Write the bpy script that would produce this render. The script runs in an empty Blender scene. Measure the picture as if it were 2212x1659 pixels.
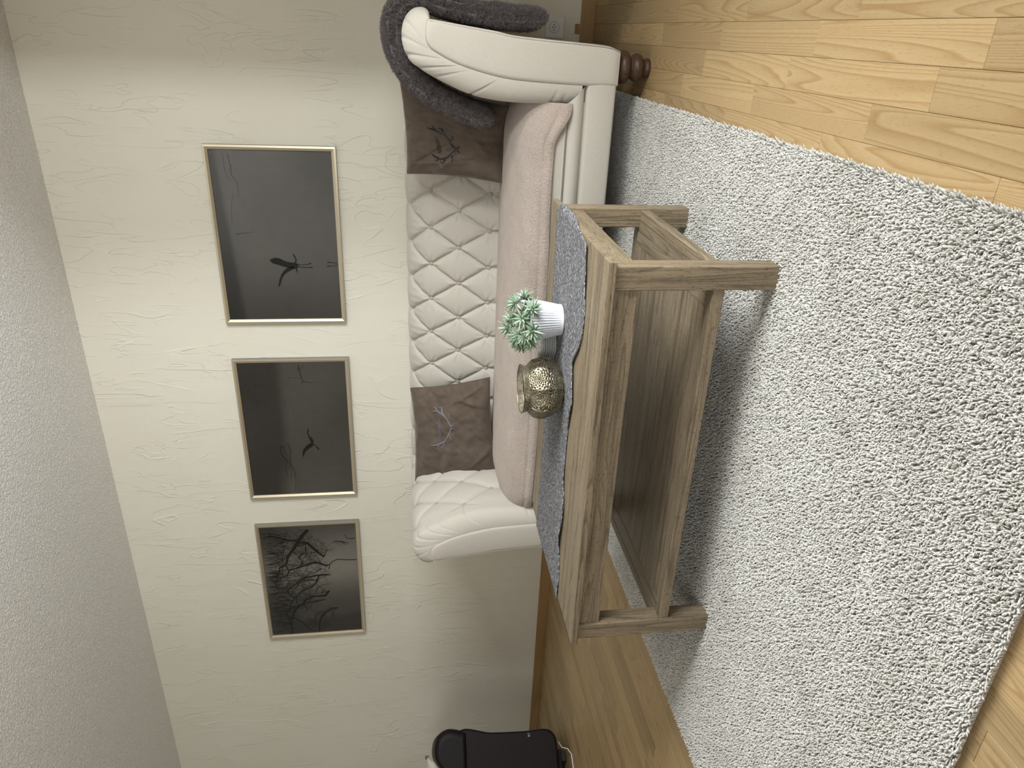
import bpy, bmesh, math, random
import numpy as np
from mathutils import Vector, Matrix, Euler
random.seed(7); np.random.seed(7)
scene = bpy.context.scene
C = scene.collection
PI = math.pi

# ------------------------------------------------------------------ camera
F_PX, YAW, PITCH, ROLL, CAM_H, CAM_D = 1575.86, -0.4541, 0.1401, 0.0234, 0.8774, 3.6478
def cam_axes():
    cy, sy = math.cos(YAW), math.sin(YAW)
    fwd = Vector((sy*math.cos(PITCH), cy*math.cos(PITCH), -math.sin(PITCH)))
    r0 = Vector((cy, -sy, 0)); d0 = fwd.cross(r0)
    r = r0*math.cos(ROLL) + d0*math.sin(ROLL); d = -r0*math.sin(ROLL) + d0*math.cos(ROLL)
    return r, d, fwd
r, d, fwd = cam_axes()
cam_data = bpy.data.cameras.new('camera'); cam = bpy.data.objects.new('camera', cam_data); C.objects.link(cam)
cam_data.sensor_fit = 'HORIZONTAL'; cam_data.sensor_width = 36; cam_data.lens = 36*F_PX/2212
cam_data.clip_start = 0.05; cam_data.clip_end = 60
M = Matrix.Identity(4)                      # the phone was held upright, the picture lies on its side
for i in range(3):
    M[i][0] = d[i]; M[i][1] = r[i]; M[i][2] = -fwd[i]
M[0][3], M[1][3], M[2][3] = 0, -CAM_D, CAM_H
cam.matrix_world = M
scene.camera = cam

# ------------------------------------------------------------------ light
world = bpy.data.worlds.new('world'); scene.world = world; world.use_nodes = True
world.node_tree.nodes['Background'].inputs[0].default_value = (0.75, 0.86, 1.0, 1)
world.node_tree.nodes['Background'].inputs[1].default_value = 0.4
def area(name, loc, target, sx, sy, power, col):
    l = bpy.data.lights.new(name, 'AREA'); l.shape = 'RECTANGLE'; l.size = sx; l.size_y = sy
    l.energy = power; l.color = col
    o = bpy.data.objects.new(name, l); C.objects.link(o); o.location = loc
    o.rotation_euler = (Vector(target)-Vector(loc)).to_track_quat('-Z', 'Y').to_euler()
    return o
area('daylight_side_window', (1.36, -2.36, 1.47), (-1.0, -1.85, 1.52), 1.16, 1.36, 174, (0.95, 0.99, 1.0))
area('daylight_rear_window', (-0.2, -6.15, 1.5), (-0.8, 0, 1.9), 2.1, 1.4, 60, (1.0, 0.985, 0.95))
scene.view_settings.view_transform = 'Standard'; scene.view_settings.look = 'None'
scene.view_settings.exposure = 0.0; scene.view_settings.gamma = 1; scene.view_settings.use_curve_mapping = False

# ------------------------------------------------------------------ helpers
def mesh(name, verts, faces, smooth=False):
    m = bpy.data.meshes.new(name); m.from_pydata([tuple(v) for v in verts], [], [tuple(f) for f in faces])
    if smooth: m.polygons.foreach_set('use_smooth', [True]*len(m.polygons))
    m.update(); return m
def put(name, me, mat=None, parent=None, kind=None):
    o = bpy.data.objects.new(name, me); C.objects.link(o)
    if mat is not None and len(me.materials) == 0: me.materials.append(mat)
    if parent is not None: attach(o, parent)
    if kind: o['kind'] = kind
    return o
def world_mat(o):
    m = o.matrix_basis.copy()
    if o.parent: m = world_mat(o.parent) @ o.matrix_parent_inverse @ m
    return m
def attach(o, parent):
    o.parent = parent; o.matrix_parent_inverse = world_mat(parent).inverted()
def thing(name, loc, label, cat, group=None, rz=0):
    o = bpy.data.objects.new(name, None); o.empty_display_size = 0.05; C.objects.link(o)
    o.location = loc; o.rotation_euler = (0, 0, rz); tag(o, label, cat, group); return o
def tag(o, label, cat, group=None):
    o['label'] = label; o['category'] = cat
    if group: o['group'] = group
    return o
def from_bm(name, bm, mat=None, parent=None, smooth=False, kind=None):
    me = bpy.data.meshes.new(name); bm.normal_update(); bm.to_mesh(me); bm.free()
    if smooth: me.polygons.foreach_set('use_smooth', [True]*len(me.polygons))
    return put(name, me, mat, parent, kind)
def bm_box(bm, lo, hi, bevel=0.0, seg=2, xf=None):
    vs = [bm.verts.new((x, y, z)) for x in (lo[0], hi[0]) for y in (lo[1], hi[1]) for z in (lo[2], hi[2])]
    fs = [bm.faces.new([vs[i] for i in q]) for q in ((0,1,3,2),(4,6,7,5),(0,4,5,1),(2,3,7,6),(0,2,6,4),(1,5,7,3))]
    bmesh.ops.recalc_face_normals(bm, faces=fs)
    if bevel > 0:
        es = list({e for f in fs for e in f.edges})
        res = bmesh.ops.bevel(bm, geom=es, offset=bevel, segments=seg, profile=0.6, affect='EDGES')
    if xf is not None:
        vv = {v for v in bm.verts if v.is_valid and v.tag is False}
        bmesh.ops.transform(bm, matrix=xf, verts=list(vv))
def box(name, lo, hi, mat, parent=None, bevel=0.002, seg=2, smooth=False, kind=None):
    bm = bmesh.new(); bm_box(bm, lo, hi, bevel, seg)
    return from_bm(name, bm, mat, parent, smooth, kind)
def grid(P, closed_u=False, flip=False):
    """P: (nu,nv,3) array -> verts, faces"""
    nu, nv = P.shape[:2]; V = P.reshape(-1, 3); idx = np.arange(nu*nv).reshape(nu, nv)
    if closed_u: a = idx; b = np.roll(idx, -1, 0)
    else: a = idx[:-1]; b = idx[1:]
    F = np.stack([a[:, :-1], b[:, :-1], b[:, 1:], a[:, 1:]], -1).reshape(-1, 4)
    if flip: F = F[:, ::-1]
    return V.tolist(), F.tolist()
def grid_mesh(name, P, closed_u=False, flip=False, smooth=True):
    v, f = grid(P, closed_u, flip); return mesh(name, v, f, smooth)
def lathe(name, prof, mat, parent=None, c=(0, 0, 0), n=48, smooth=True):
    """prof: list of (r,z)"""
    P = np.zeros((n, len(prof), 3))
    for i in range(n):
        a = 2*PI*i/n
        for j, (rr, z) in enumerate(prof): P[i, j] = (c[0]+rr*math.cos(a), c[1]+rr*math.sin(a), c[2]+z)
    me = grid_mesh(name, P, closed_u=True, smooth=smooth); return put(name, me, mat, parent)
def tube(name, pts, rad, mat, parent=None, n=8):
    pts = [Vector(p) for p in pts]; P = np.zeros((n, len(pts), 3)); up = Vector((0, 0, 1))
    for j, p in enumerate(pts):
        t = (pts[min(j+1, len(pts)-1)]-pts[max(j-1, 0)]).normalized()
        a = t.cross(up); a = a.normalized() if a.length > 1e-3 else Vector((1, 0, 0)); b = t.cross(a)
        rr = rad[j] if isinstance(rad, (list, tuple)) else rad
        for i in range(n):
            an = 2*PI*i/n; P[i, j] = p + a*math.cos(an)*rr + b*math.sin(an)*rr
    return put(name, grid_mesh(name, P, closed_u=True), mat, parent)
def catmull(pts, n):
    """smooth, arc length even resampling of a 2D/3D polyline"""
    p = np.array(pts, float); p = np.vstack([2*p[0]-p[1], p, 2*p[-1]-p[-2]]); out = []
    for i in range(1, len(p)-2):
        for t in np.linspace(0, 1, 24, endpoint=False):
            out.append(0.5*((2*p[i])+(-p[i-1]+p[i+1])*t+(2*p[i-1]-5*p[i]+4*p[i+1]-p[i+2])*t*t+(-p[i-1]+3*p[i]-3*p[i+1]+p[i+2])*t**3))
    out.append(p[-2]); out = np.array(out)
    L = np.r_[0, np.cumsum(np.linalg.norm(np.diff(out, axis=0), axis=1))]
    s = np.linspace(0, L[-1], n)
    return np.stack([np.interp(s, L, out[:, k]) for k in range(out.shape[1])], 1), s
def vnoise(x, y, seed=0):
    """cheap smooth 2D noise from rotated sines, about -1..1"""
    rs = np.random.RandomState(seed); v = 0*x
    for k in range(9):
        a = rs.uniform(0, 2*PI); f = rs.uniform(0.6, 2.2); ph = rs.uniform(0, 2*PI)
        v = v + np.sin((x*math.cos(a)+y*math.sin(a))*f*2*PI + ph + 1.3*np.sin((x*math.sin(a*1.7)-y*math.cos(a*1.7))*f*3+ph*2))
    return v/4.5
def smoothstep(a, b, x):
    t = np.clip((x-a)/(b-a), 0, 1); return t*t*(3-2*t)

# ------------------------------------------------------------------ materials
class NT:
    def __init__(s, name, rough=0.6, spec=0.5):
        s.m = bpy.data.materials.new(name); s.m.use_nodes = True; s.t = s.m.node_tree; s.n = s.t.nodes; s.l = s.t.links
        s.b = s.n['Principled BSDF']; s.b.inputs['Roughness'].default_value = rough; s.b.inputs['Specular IOR Level'].default_value = spec
        s._co = None
    def node(s, typ, **kw):
        x = s.n.new(typ)
        for k, v in kw.items():
            if k in x.inputs: x.inputs[k].default_value = v
            else: setattr(x, k, v)
        return x
    def link(s, a, b): s.l.new(a, b); return b
    def co(s):
        if s._co is None: s._co = s.node('ShaderNodeNewGeometry').outputs['Position']
        return s._co
    def objrand(s):
        return s.node('ShaderNodeObjectInfo').outputs['Random']
    def vmap(s, vec, scale=(1, 1, 1), loc=None):
        mp = s.node('ShaderNodeMapping'); s.link(vec, mp.inputs['Vector']); mp.inputs['Scale'].default_value = scale
        if loc is not None:
            if isinstance(loc, tuple): mp.inputs['Location'].default_value = loc
            else: s.link(loc, mp.inputs['Location'])
        return mp.outputs[0]
    def noise(s, vec, scale=5, detail=3, rough=0.5, dist=0.0):
        x = s.node('ShaderNodeTexNoise'); s.link(vec, x.inputs['Vector']); x.inputs['Scale'].default_value = scale
        x.inputs['Detail'].default_value = detail; x.inputs['Roughness'].default_value = rough; x.inputs['Distortion'].default_value = dist
        return x.outputs['Fac']
    def math(s, op, a, b=0.0, c=None, clamp=False):
        x = s.node('ShaderNodeMath', operation=op, use_clamp=clamp)
        for i, v in enumerate((a, b, c)):
            if v is None: continue
            if isinstance(v, (int, float)): x.inputs[i].default_value = v
            else: s.link(v, x.inputs[i])
        return x.outputs[0]
    def ramp(s, fac, stops):
        x = s.node('ShaderNodeValToRGB'); s.link(fac, x.inputs[0]); e = x.color_ramp.elements
        while len(e) < len(stops): e.new(0.5)
        for i, (p, c) in enumerate(stops):
            e[i].position = p; e[i].color = (c[0], c[1], c[2], 1) if not isinstance(c, (int, float)) else (c, c, c, 1)
        return x.outputs[0]
    def mix(s, fac, a, b, typ='MIX'):
        x = s.node('ShaderNodeMix', data_type='RGBA', blend_type=typ)
        for i, v in ((0, fac), (6, a), (7, b)):
            if isinstance(v, (int, float)): x.inputs[i].default_value = v
            elif isinstance(v, tuple): x.inputs[i].default_value = (*v, 1)
            else: s.link(v, x.inputs[i])
        return x.outputs[2]
    def base(s, c):
        if isinstance(c, tuple): s.b.inputs['Base Color'].default_value = (*c, 1)
        else: s.link(c, s.b.inputs['Base Color'])
    def bump(s, h, dist=0.002, strength=1.0, prev=None):
        x = s.node('ShaderNodeBump'); x.inputs['Distance'].default_value = dist; x.inputs['Strength'].default_value = strength
        s.link(h, x.inputs['Height'])
        if prev is not None: s.link(prev, x.inputs['Normal'])
        s.link(x.outputs[0], s.b.inputs['Normal']); return x.outputs[0]
    def rough(s, v): s.link(v, s.b.inputs['Roughness'])

def plain(name, col, rough=0.6, spec=0.5, metal=0.0):
    n = NT(name, rough, spec); n.base(col); n.b.inputs['Metallic'].default_value = metal; return n.m

def mat_wall():
    n = NT('trowelled_plaster', 0.85, 0.2); co = n.co()
    # long thin trowel ridges that run mostly up and down
    v = n.vmap(co, (5.5, 5.5, 1.35)); h = None
    for sc, seed, w in ((1.0, 0.0, 0.012), (1.7, 7.3, 0.010)):
        nz = n.noise(n.vmap(v, (sc, sc, sc), (seed, seed*2, 0)), 1.0, 2.2, 0.55, 1.3)
        dd = n.math('ABSOLUTE', n.math('SUBTRACT', nz, 0.5))
        line = n.ramp(dd, [(0.0, 1.0), (w, 0.0)])
        msk = n.ramp(n.noise(n.vmap(co, (3, 3, 2), (seed+3, 1, 4)), 1.6, 2), [(0.45, 0.0), (0.62, 1.0)])
        step = n.ramp(nz, [(0.5-w, 0.0), (0.5+w*0.5, 0.55)])
        cur = n.math('MULTIPLY', n.math('ADD', n.math('MULTIPLY', line, 0.8), step), msk)
        h = cur if h is None else n.math('ADD', h, cur)
    fine = n.noise(co, 260, 3, 0.6); mid = n.noise(co, 35, 3, 0.6)
    h = n.math('ADD', h, n.math('ADD', n.math('MULTIPLY', fine, 0.22), n.math('MULTIPLY', mid, 0.3)))
    n.bump(h, 0.0032, 0.6)
    n.base(n.ramp(n.noise(co, 1.2, 3), [(0.3, (0.70, 0.665, 0.565)), (0.7, (0.74, 0.71, 0.615))]))
    return n.m
def mat_ceiling():
    n = NT('rough_ceiling_plaster', 0.9, 0.15); co = n.co()
    a = n.noise(co, 95, 3, 0.62, 0.6); b = n.noise(n.vmap(co, (1, 1, 1), (4, 2, 1)), 38, 2)
    n.bump(n.math('ADD', n.ramp(a, [(0.4, 0.0), (0.6, 1.0)]), n.math('MULTIPLY', b, 0.5)), 0.0035, 0.9)
    n.base((0.86, 0.835, 0.80)); return n.m
def mat_linen(name='cream_linen', col=(0.53, 0.495, 0.435)):
    n = NT(name, 0.88, 0.25); co = n.co()
    wx = n.noise(n.vmap(co, (1500, 1500, 130)), 1, 1); wz = n.noise(n.vmap(co, (130, 130, 1500)), 1, 1)
    w = n.math('ADD', wx, wz); f = n.noise(co, 900, 2)
    big = n.noise(co, 9, 3)
    c = n.mix(n.math('MULTIPLY', n.math('SUBTRACT', w, 0.6), 0.8, clamp=True), tuple(0.86*k for k in col), tuple(1.1*k for k in col))
    c = n.mix(n.ramp(big, [(0.35, 0.0), (0.7, 0.10)]), c, (0.5, 0.44, 0.36))
    n.base(c); n.bump(n.math('ADD', w, n.math('MULTIPLY', f, 0.4)), 0.0007, 0.6)
    n.b.inputs['Sheen Weight'].default_value = 0.25; n.b.inputs['Sheen Roughness'].default_value = 0.5
    return n.m
def mat_wood(name, axis, c0, c1, c2, scale=1.0, rough=0.5, dark=(0.07, 0.05, 0.035), pores=0.5, rings=9.0, tint=0.25, bump=0.0008, streak=0.0):
    """grain lines as the contour lines of stretched noise; axis = the direction the board runs in"""
    n = NT(name, rough, 0.35); co = n.co()
    rnd = n.math('ADD', n.objrand(), n.node('ShaderNodeNewGeometry').outputs['Random Per Island'])
    off = n.node('ShaderNodeCombineXYZ')
    for i, k in enumerate((13.1, 7.7, 5.3)): n.link(n.math('MULTIPLY', rnd, k), off.inputs[i])
    sc = [8.5*scale]*3; sc['xyz'.index(axis)] = 0.42*scale
    v = n.vmap(co, tuple(sc), off.outputs[0])
    nz = n.noise(v, 1.0, 1.5, 0.45, 0.25)
    fr = n.math('FRACT', n.math('MULTIPLY', nz, rings*2.2))
    ring = n.ramp(fr, [(0.0, 0.0), (0.62, 0.35), (0.88, 1.0), (1.0, 0.0)])
    sf = [420]*3; sf['xyz'.index(axis)] = 14
    fib = n.noise(n.vmap(co, tuple(sf), off.outputs[0]), 1, 3, 0.6)
    c = n.mix(ring, c0, c1)
    c = n.mix(n.math('MULTIPLY', n.ramp(fib, [(0.35, 0.0), (0.7, 1.0)]), 0.35), c, c2)
    if streak:
        st = [48]*3; st['xyz'.index(axis)] = 2.2
        c = n.mix(n.math('MULTIPLY', n.ramp(n.noise(n.vmap(co, tuple(st), off.outputs[0]), 1, 4, 0.7), [(0.48, 0.0), (0.66, 1.0)]), streak), c, tuple(0.42*k for k in c1))
        saw = [70]*3; saw['xyz'.index(axis)] = 170
        c = n.mix(n.math('MULTIPLY', n.ramp(n.noise(n.vmap(co, tuple(saw), off.outputs[0]), 1, 2, 0.7), [(0.60, 0.0), (0.68, 1.0)]), 0.5*streak), c, dark)
    sp = [900]*3; sp['xyz'.index(axis)] = 60
    por = n.ramp(n.noise(n.vmap(co, tuple(sp), off.outputs[0]), 1, 2), [(0.60, 0.0), (0.70, 1.0)])
    c = n.mix(n.math('MULTIPLY', por, pores), c, dark)
    t = n.math('SUBTRACT', n.math('FRACT', n.math('MULTIPLY', rnd, 3.77)), 0.5)
    hs = n.node('ShaderNodeHueSaturation'); n.link(c, hs.inputs['Color'])
    n.link(n.math('ADD', 1.0, n.math('MULTIPLY', t, tint)), hs.inputs['Value'])
    n.base(hs.outputs[0])
    n.bump(n.math('SUBTRACT', n.math('MULTIPLY', fib, 0.5), n.math('ADD', por, n.math('MULTIPLY', ring, 0.3))), bump, 0.6)
    return n.m
PARQ = dict(c0=(0.405, 0.293, 0.155), c1=(0.30, 0.190, 0.082), c2=(0.365, 0.243, 0.112), rough=0.40, pores=0.25, rings=20, tint=0.34, bump=0.0002, scale=1.0)
TAB = dict(c0=(0.25, 0.195, 0.125), c1=(0.125, 0.092, 0.058), c2=(0.33, 0.265, 0.18), rough=0.45, pores=0.85, rings=12, tint=0.08, scale=1.7, streak=0.6, bump=0.0016, dark=(0.045, 0.035, 0.025))
M_wall, M_ceil, M_linen = mat_wall(), mat_ceiling(), mat_linen()
M_parq = mat_wood('ash_parquet', 'y', **PARQ)
M_base = mat_wood('oak_baseboard', 'x', (0.36, 0.225, 0.10), (0.29, 0.17, 0.07), (0.33, 0.20, 0.088), rough=0.4, pores=0.1, rings=5, tint=0.05)
M_tx, M_ty, M_tz = (mat_wood('weathered_oak_'+a, a, **TAB) for a in 'xyz')
M_white = plain('white_plastic', (0.72, 0.71, 0.68), 0.35)
M_black = plain('black_void', (0.01, 0.01, 0.01), 0.7)
def mat_fabric(name, col, sheen=0.6, fine=500, bumpd=0.0012, var=0.25, varscale=18, rough=0.95):
    n = NT(name, rough, 0.2); co = n.co()
    a = n.noise(co, fine, 3, 0.7); b = n.noise(co, varscale, 4, 0.6, 0.8)
    c = n.mix(n.ramp(b, [(0.3, 0.0), (0.7, 1.0)]), tuple(k*(1-var) for k in col), tuple(min(1, k*(1+var)) for k in col))
    c = n.mix(n.math('MULTIPLY', n.ramp(a, [(0.4, 1.0), (0.62, 0.0)]), 0.45), c, tuple(k*0.6 for k in col))
    n.base(c); n.bump(a, bumpd, 0.9)
    n.b.inputs['Sheen Weight'].default_value = sheen; n.b.inputs['Sheen Roughness'].default_value = 0.35
    n.b.inputs['Sheen Tint'].default_value = (*[min(1, k*1.6+0.2) for k in col], 1)
    return n.m
M_velvet = mat_fabric('taupe_velvet', (0.118, 0.090, 0.070), 1.0, 700, 0.0005, 0.20, 14)
M_fleece = mat_fabric('taupe_fleece', (0.46, 0.385, 0.335), 0.5, 200, 0.006, 0.12, 9)
M_fur = mat_fabric('grey_fur', (0.20, 0.172, 0.168), 0.4, 420, 0.004, 0.6, 90)
M_button = mat_linen('linen_button', (0.40, 0.365, 0.31))
def mat_rug():
    n = NT('grey_pile', 0.95, 0.1); co = n.co()
    a = n.noise(co, 210, 2, 0.6); b = n.noise(n.vmap(co, (1, 1.6, 1)), 5.5, 4, 0.6, 0.8)
    c = n.mix(n.ramp(a, [(0.35, 0.0), (0.65, 1.0)]), (0.47, 0.455, 0.42), (0.74, 0.725, 0.68))
    c = n.mix(n.ramp(b, [(0.42, 0.0), (0.66, 0.28)]), c, (0.36, 0.33, 0.29))
    n.base(c); n.bump(a, 0.004, 0.5); n.b.inputs['Sheen Weight'].default_value = 0.2
    return n.m
M_rug = mat_rug()

# ------------------------------------------------------------------ the room
ZC = 2.5; XL, XR, YB = -6.0, 1.25, -6.0
def structure(o): o['kind'] = 'structure'; return o
structure(box('wall_back', (XL-0.2, 0, -0.12), (XR+0.2, 0.2, ZC+0.1), M_wall, bevel=0))
structure(box('wall_left', (XL-0.2, YB-0.2, -0.12), (XL, 0.0, ZC+0.1), M_wall, bevel=0))
structure(box('ceiling', (XL-0.2, YB-0.2, ZC), (XR+0.2, 0.2, ZC+0.15), M_ceil, bevel=0))
def wall_with_hole(name, axis, c0, c1, a0, a1, h0, h1, z0, z1):
    """wall slab between c0..c1 on its own axis, running a0..a1, opening h0..h1 x z0..z1"""
    bm = bmesh.new()
    for (p, q, u, w) in ((a0, h0, -0.12, ZC+0.1), (h1, a1, -0.12, ZC+0.1), (h0, h1, -0.12, z0), (h0, h1, z1, ZC+0.1)):
        if axis == 'x': bm_box(bm, (c0, p, u), (c1, q, w))
        else: bm_box(bm, (p, c0, u), (q, c1, w))
    return structure(from_bm(name, bm, M_wall))
wall_with_hole('wall_right', 'x', XR, XR+0.2, YB-0.2, 0.0, -3.0, -1.72, 0.75, 2.25)
wall_with_hole('wall_front', 'y', YB-0.2, YB, XL, XR, -1.35, 0.95, 0.75, 2.3)
structure(box('wall_corner', (0.42, -1.20, -0.12), (XR+0.05, 0.05, ZC+0.1), M_wall, bevel=0))
M_wframe = plain('white_window_frame', (0.8, 0.8, 0.78), 0.4)
def mat_glass():
    m = bpy.data.materials.new('clear_glass'); m.use_nodes = True; t = m.node_tree; t.nodes.clear()
    o = t.nodes.new('ShaderNodeOutputMaterial'); mx = t.nodes.new('ShaderNodeMixShader'); tr = t.nodes.new('ShaderNodeBsdfTransparent')
    gl = t.nodes.new('ShaderNodeBsdfGlossy'); gl.inputs['Roughness'].default_value = 0.02
    fr = t.nodes.new('ShaderNodeFresnel'); fr.inputs['IOR'].default_value = 1.45
    t.links.new(fr.outputs[0], mx.inputs[0]); t.links.new(tr.outputs[0], mx.inputs[1]); t.links.new(gl.outputs[0], mx.inputs[2]); t.links.new(mx.outputs[0], o.inputs[0])
    return m
M_glass = mat_glass()
def window(name, axis, c, h0, h1, z0, z1):
    bm = bmesh.new(); w = 0.06
    mid = (h0+h1)/2
    for (p, q, u, v) in ((h0, h0+w, z0, z1), (h1-w, h1, z0, z1), (h0, h1, z0, z0+w), (h0, h1, z1-w, z1), (mid-w/2, mid+w/2, z0, z1)):
        if axis == 'x': bm_box(bm, (c, p, u), (c+0.06, q, v), 0.004)
        else: bm_box(bm, (p, c, u), (q, c+0.06, v), 0.004)
    o = structure(from_bm(name, bm, M_wframe))
    for k, (p, q) in enumerate(((h0+w, mid-w/2), (mid+w/2, h1-w))):
        if axis == 'x': put('pane', mesh('pane', [(c+0.03, p, z0+w), (c+0.03, q, z0+w), (c+0.03, q, z1-w), (c+0.03, p, z1-w)], [(0, 1, 2, 3)]), M_glass, o)
        else: put('pane', mesh('pane', [(p, c+0.03, z0+w), (q, c+0.03, z0+w), (q, c+0.03, z1-w), (p, c+0.03, z1-w)], [(0, 1, 2, 3)]), M_glass, o)
window('window_1', 'x', XR+0.03, -3.0, -1.72, 0.75, 2.25)
window('window_2', 'y', YB-0.09, -1.35, 0.95, 0.75, 2.3)
bb = structure(box('baseboard_back', (XL, -0.014, 0.0), (0.42, 0.0, 0.064), M_base, bevel=0.002))
for k, xx in enumerate((-2.3, -3.0, -3.75, -4.5)):
    lathe('nail_head', [(0.0001, 0), (0.0022, 0.0), (0.0022, 0.0006), (0.0001, 0.001)], M_black, bb, (0, 0, 0), 8)
    o = bb.children[-1]; o.matrix_parent_inverse = Matrix.Identity(4)
    o.matrix_basis = Matrix.Translation((xx, -0.0138, 0.034)) @ Matrix.Rotation(PI/2, 4, 'X')
structure(box('baseboard_left', (XL, YB, 0.0), (XL+0.014, -0.014, 0.064), M_base, bevel=0.002))

# floor: slab, then single parquet staves
floor = structure(box('floor', (XL, YB, -0.12), (XR, 0.0, -0.0075), plain('floor_underlay', (0.10, 0.06, 0.03), 0.9), bevel=0))
PW, PL = 0.0712, 0.516
RUG = (-2.045, -0.205, -2.955, -0.30)       # x0,x1,y0,y1
pb = bmesh.new(); bm_box(pb, (-PW/2+0.0003, -PL/2+0.0003, -0.0075), (PW/2-0.0003, PL/2-0.0003, 0), 0.0)
bmesh.ops.bevel(pb, geom=[e for e in pb.edges if all(v.co.z > -0.001 for v in e.verts)], offset=0.0005, segments=1, affect='EDGES')
pm = bpy.data.meshes.new('stave'); pb.to_mesh(pm); pb.free(); pm.materials.append(M_parq)
known = {0: -0.998, 1: -0.900, 2: -1.254, 3: -1.10, -1: -1.14, -2: -0.75, 4: -0.95}
inview = []; rest = []
rr, dd_, ff = cam_axes()
def pix(x, y, z):
    v = Vector((x, y+CAM_D, z-CAM_H)); w = v.dot(ff)
    if w < 0.1: return None
    return 1106+F_PX*v.dot(dd_)/w, 1659-(829.5+F_PX*v.dot(rr)/w), w
k = -28
while True:
    xc = 0.048-PW/2-k*PW
    if xc < XL-0.03: break
    y0 = known.get(k, -random.random()*PL - 0.5) % PL - PL
    j = 0
    while True:
        yc = y0+PL*1.5-j*PL; j += 1
        if yc < YB-0.1: break
        lo, hi = max(yc-PL/2, YB), min(yc+PL/2, 0.0)
        x0, x1 = max(xc-PW/2, XL), min(xc+PW/2, XR)
        if hi-lo < 0.03 or x1-x0 < 0.01: continue
        full = (hi-lo > PL-0.001) and (x1-x0 > PW-0.001)
        p = pix(xc, (lo+hi)/2, 0)
        vis = p is not None and -90 < p[0] < 2400 and -260 < p[1] < 1800
        inrug = RUG[0]+0.02 < xc-PW/2 and xc+PW/2 < RUG[1]-0.02 and lo > RUG[2]+0.02 and hi < RUG[3]
        (inview if (vis and not inrug and lo > -3.4) else rest).append((p[2] if p else 99, xc, lo, hi, full, x0, x1))
    k += 1
inview.sort()
rest += inview[298:]; inview = inview[:298]
for (w_, xc, lo, hi, full, x0, x1) in inview:
    o = bpy.data.objects.new('parquet_stave', pm); C.objects.link(o); o.location = ((x0+x1)/2, (lo+hi)/2, 0)
    if not full: o.scale = ((x1-x0)/PW, (hi-lo)/PL, 1)
    o.parent = floor
vs, fs = [], []
for (w_, xc, lo, hi, full, x0, x1) in rest:
    n0 = len(vs); g = 0.0003
    for zz, e in ((-0.0075, g), (-0.0005, g), (0, g+0.0005)):
        vs += [(x0+e, lo+e, zz), (x1-e, lo+e, zz), (x1-e, hi-e, zz), (x0+e, hi-e, zz)]
    for b in (0, 4):
        for i in range(4): fs.append((n0+b+i, n0+b+(i+1) % 4, n0+b+4+(i+1) % 4, n0+b+4+i))
    fs.append((n0+8, n0+9, n0+10, n0+11))
o = put('far_parquet', mesh('far_parquet', vs, fs), M_parq, floor, 'stuff')

# socket and cable cover on the back wall
s = thing('wall_socket', (0.027, 0, 0.183), 'white wall power socket low on the wall behind the cream sofa arm', 'socket')
box('cover_plate', (-0.018, -0.011, 0.140), (0.072, 0.0, 0.226), M_white, s, 0.003)
bm = bmesh.new()
def disc(bm, c, r, y0, y1, n=28):
    a = [bm.verts.new((c[0]+r*math.cos(2*PI*i/n), y0, c[2]+r*math.sin(2*PI*i/n))) for i in range(n)]
    b = [bm.verts.new((c[0]+r*math.cos(2*PI*i/n), y1, c[2]+r*math.sin(2*PI*i/n))) for i in range(n)]
    bm.faces.new(b)
    for i in range(n): bm.faces.new((a[i], a[(i+1) % n], b[(i+1) % n], b[i]))
    bm.normal_update(); bmesh.ops.recalc_face_normals(bm, faces=bm.faces)
disc(bm, (0.027, 0, 0.186), 0.0215, -0.011, -0.0128); ins = from_bm('socket_insert', bm, M_white, s)
bm = bmesh.new(); disc(bm, (0.027, 0, 0.186), 0.0235, -0.0105, -0.0113); from_bm('groove', bm, plain('socket_groove', (0.25, 0.24, 0.22)), ins)
for dx, dz in ((0.010, 0.001), (-0.010, 0.001), (0.0, 0.006), (0.0, -0.005)):
    bm = bmesh.new(); disc(bm, (0.027+dx, 0, 0.186+dz), 0.0026, -0.0127, -0.0131, 12); from_bm('pin_hole', bm, M_black, ins)
w = thing('cable_cover', (0.024, 0, 0.078), 'small brown wooden cable cover on wall just above the baseboard, under the socket', 'cable cover')
box('cover_block', (0.003, -0.008, 0.067), (0.045, 0.0, 0.088), M_base, w, 0.002)

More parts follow.
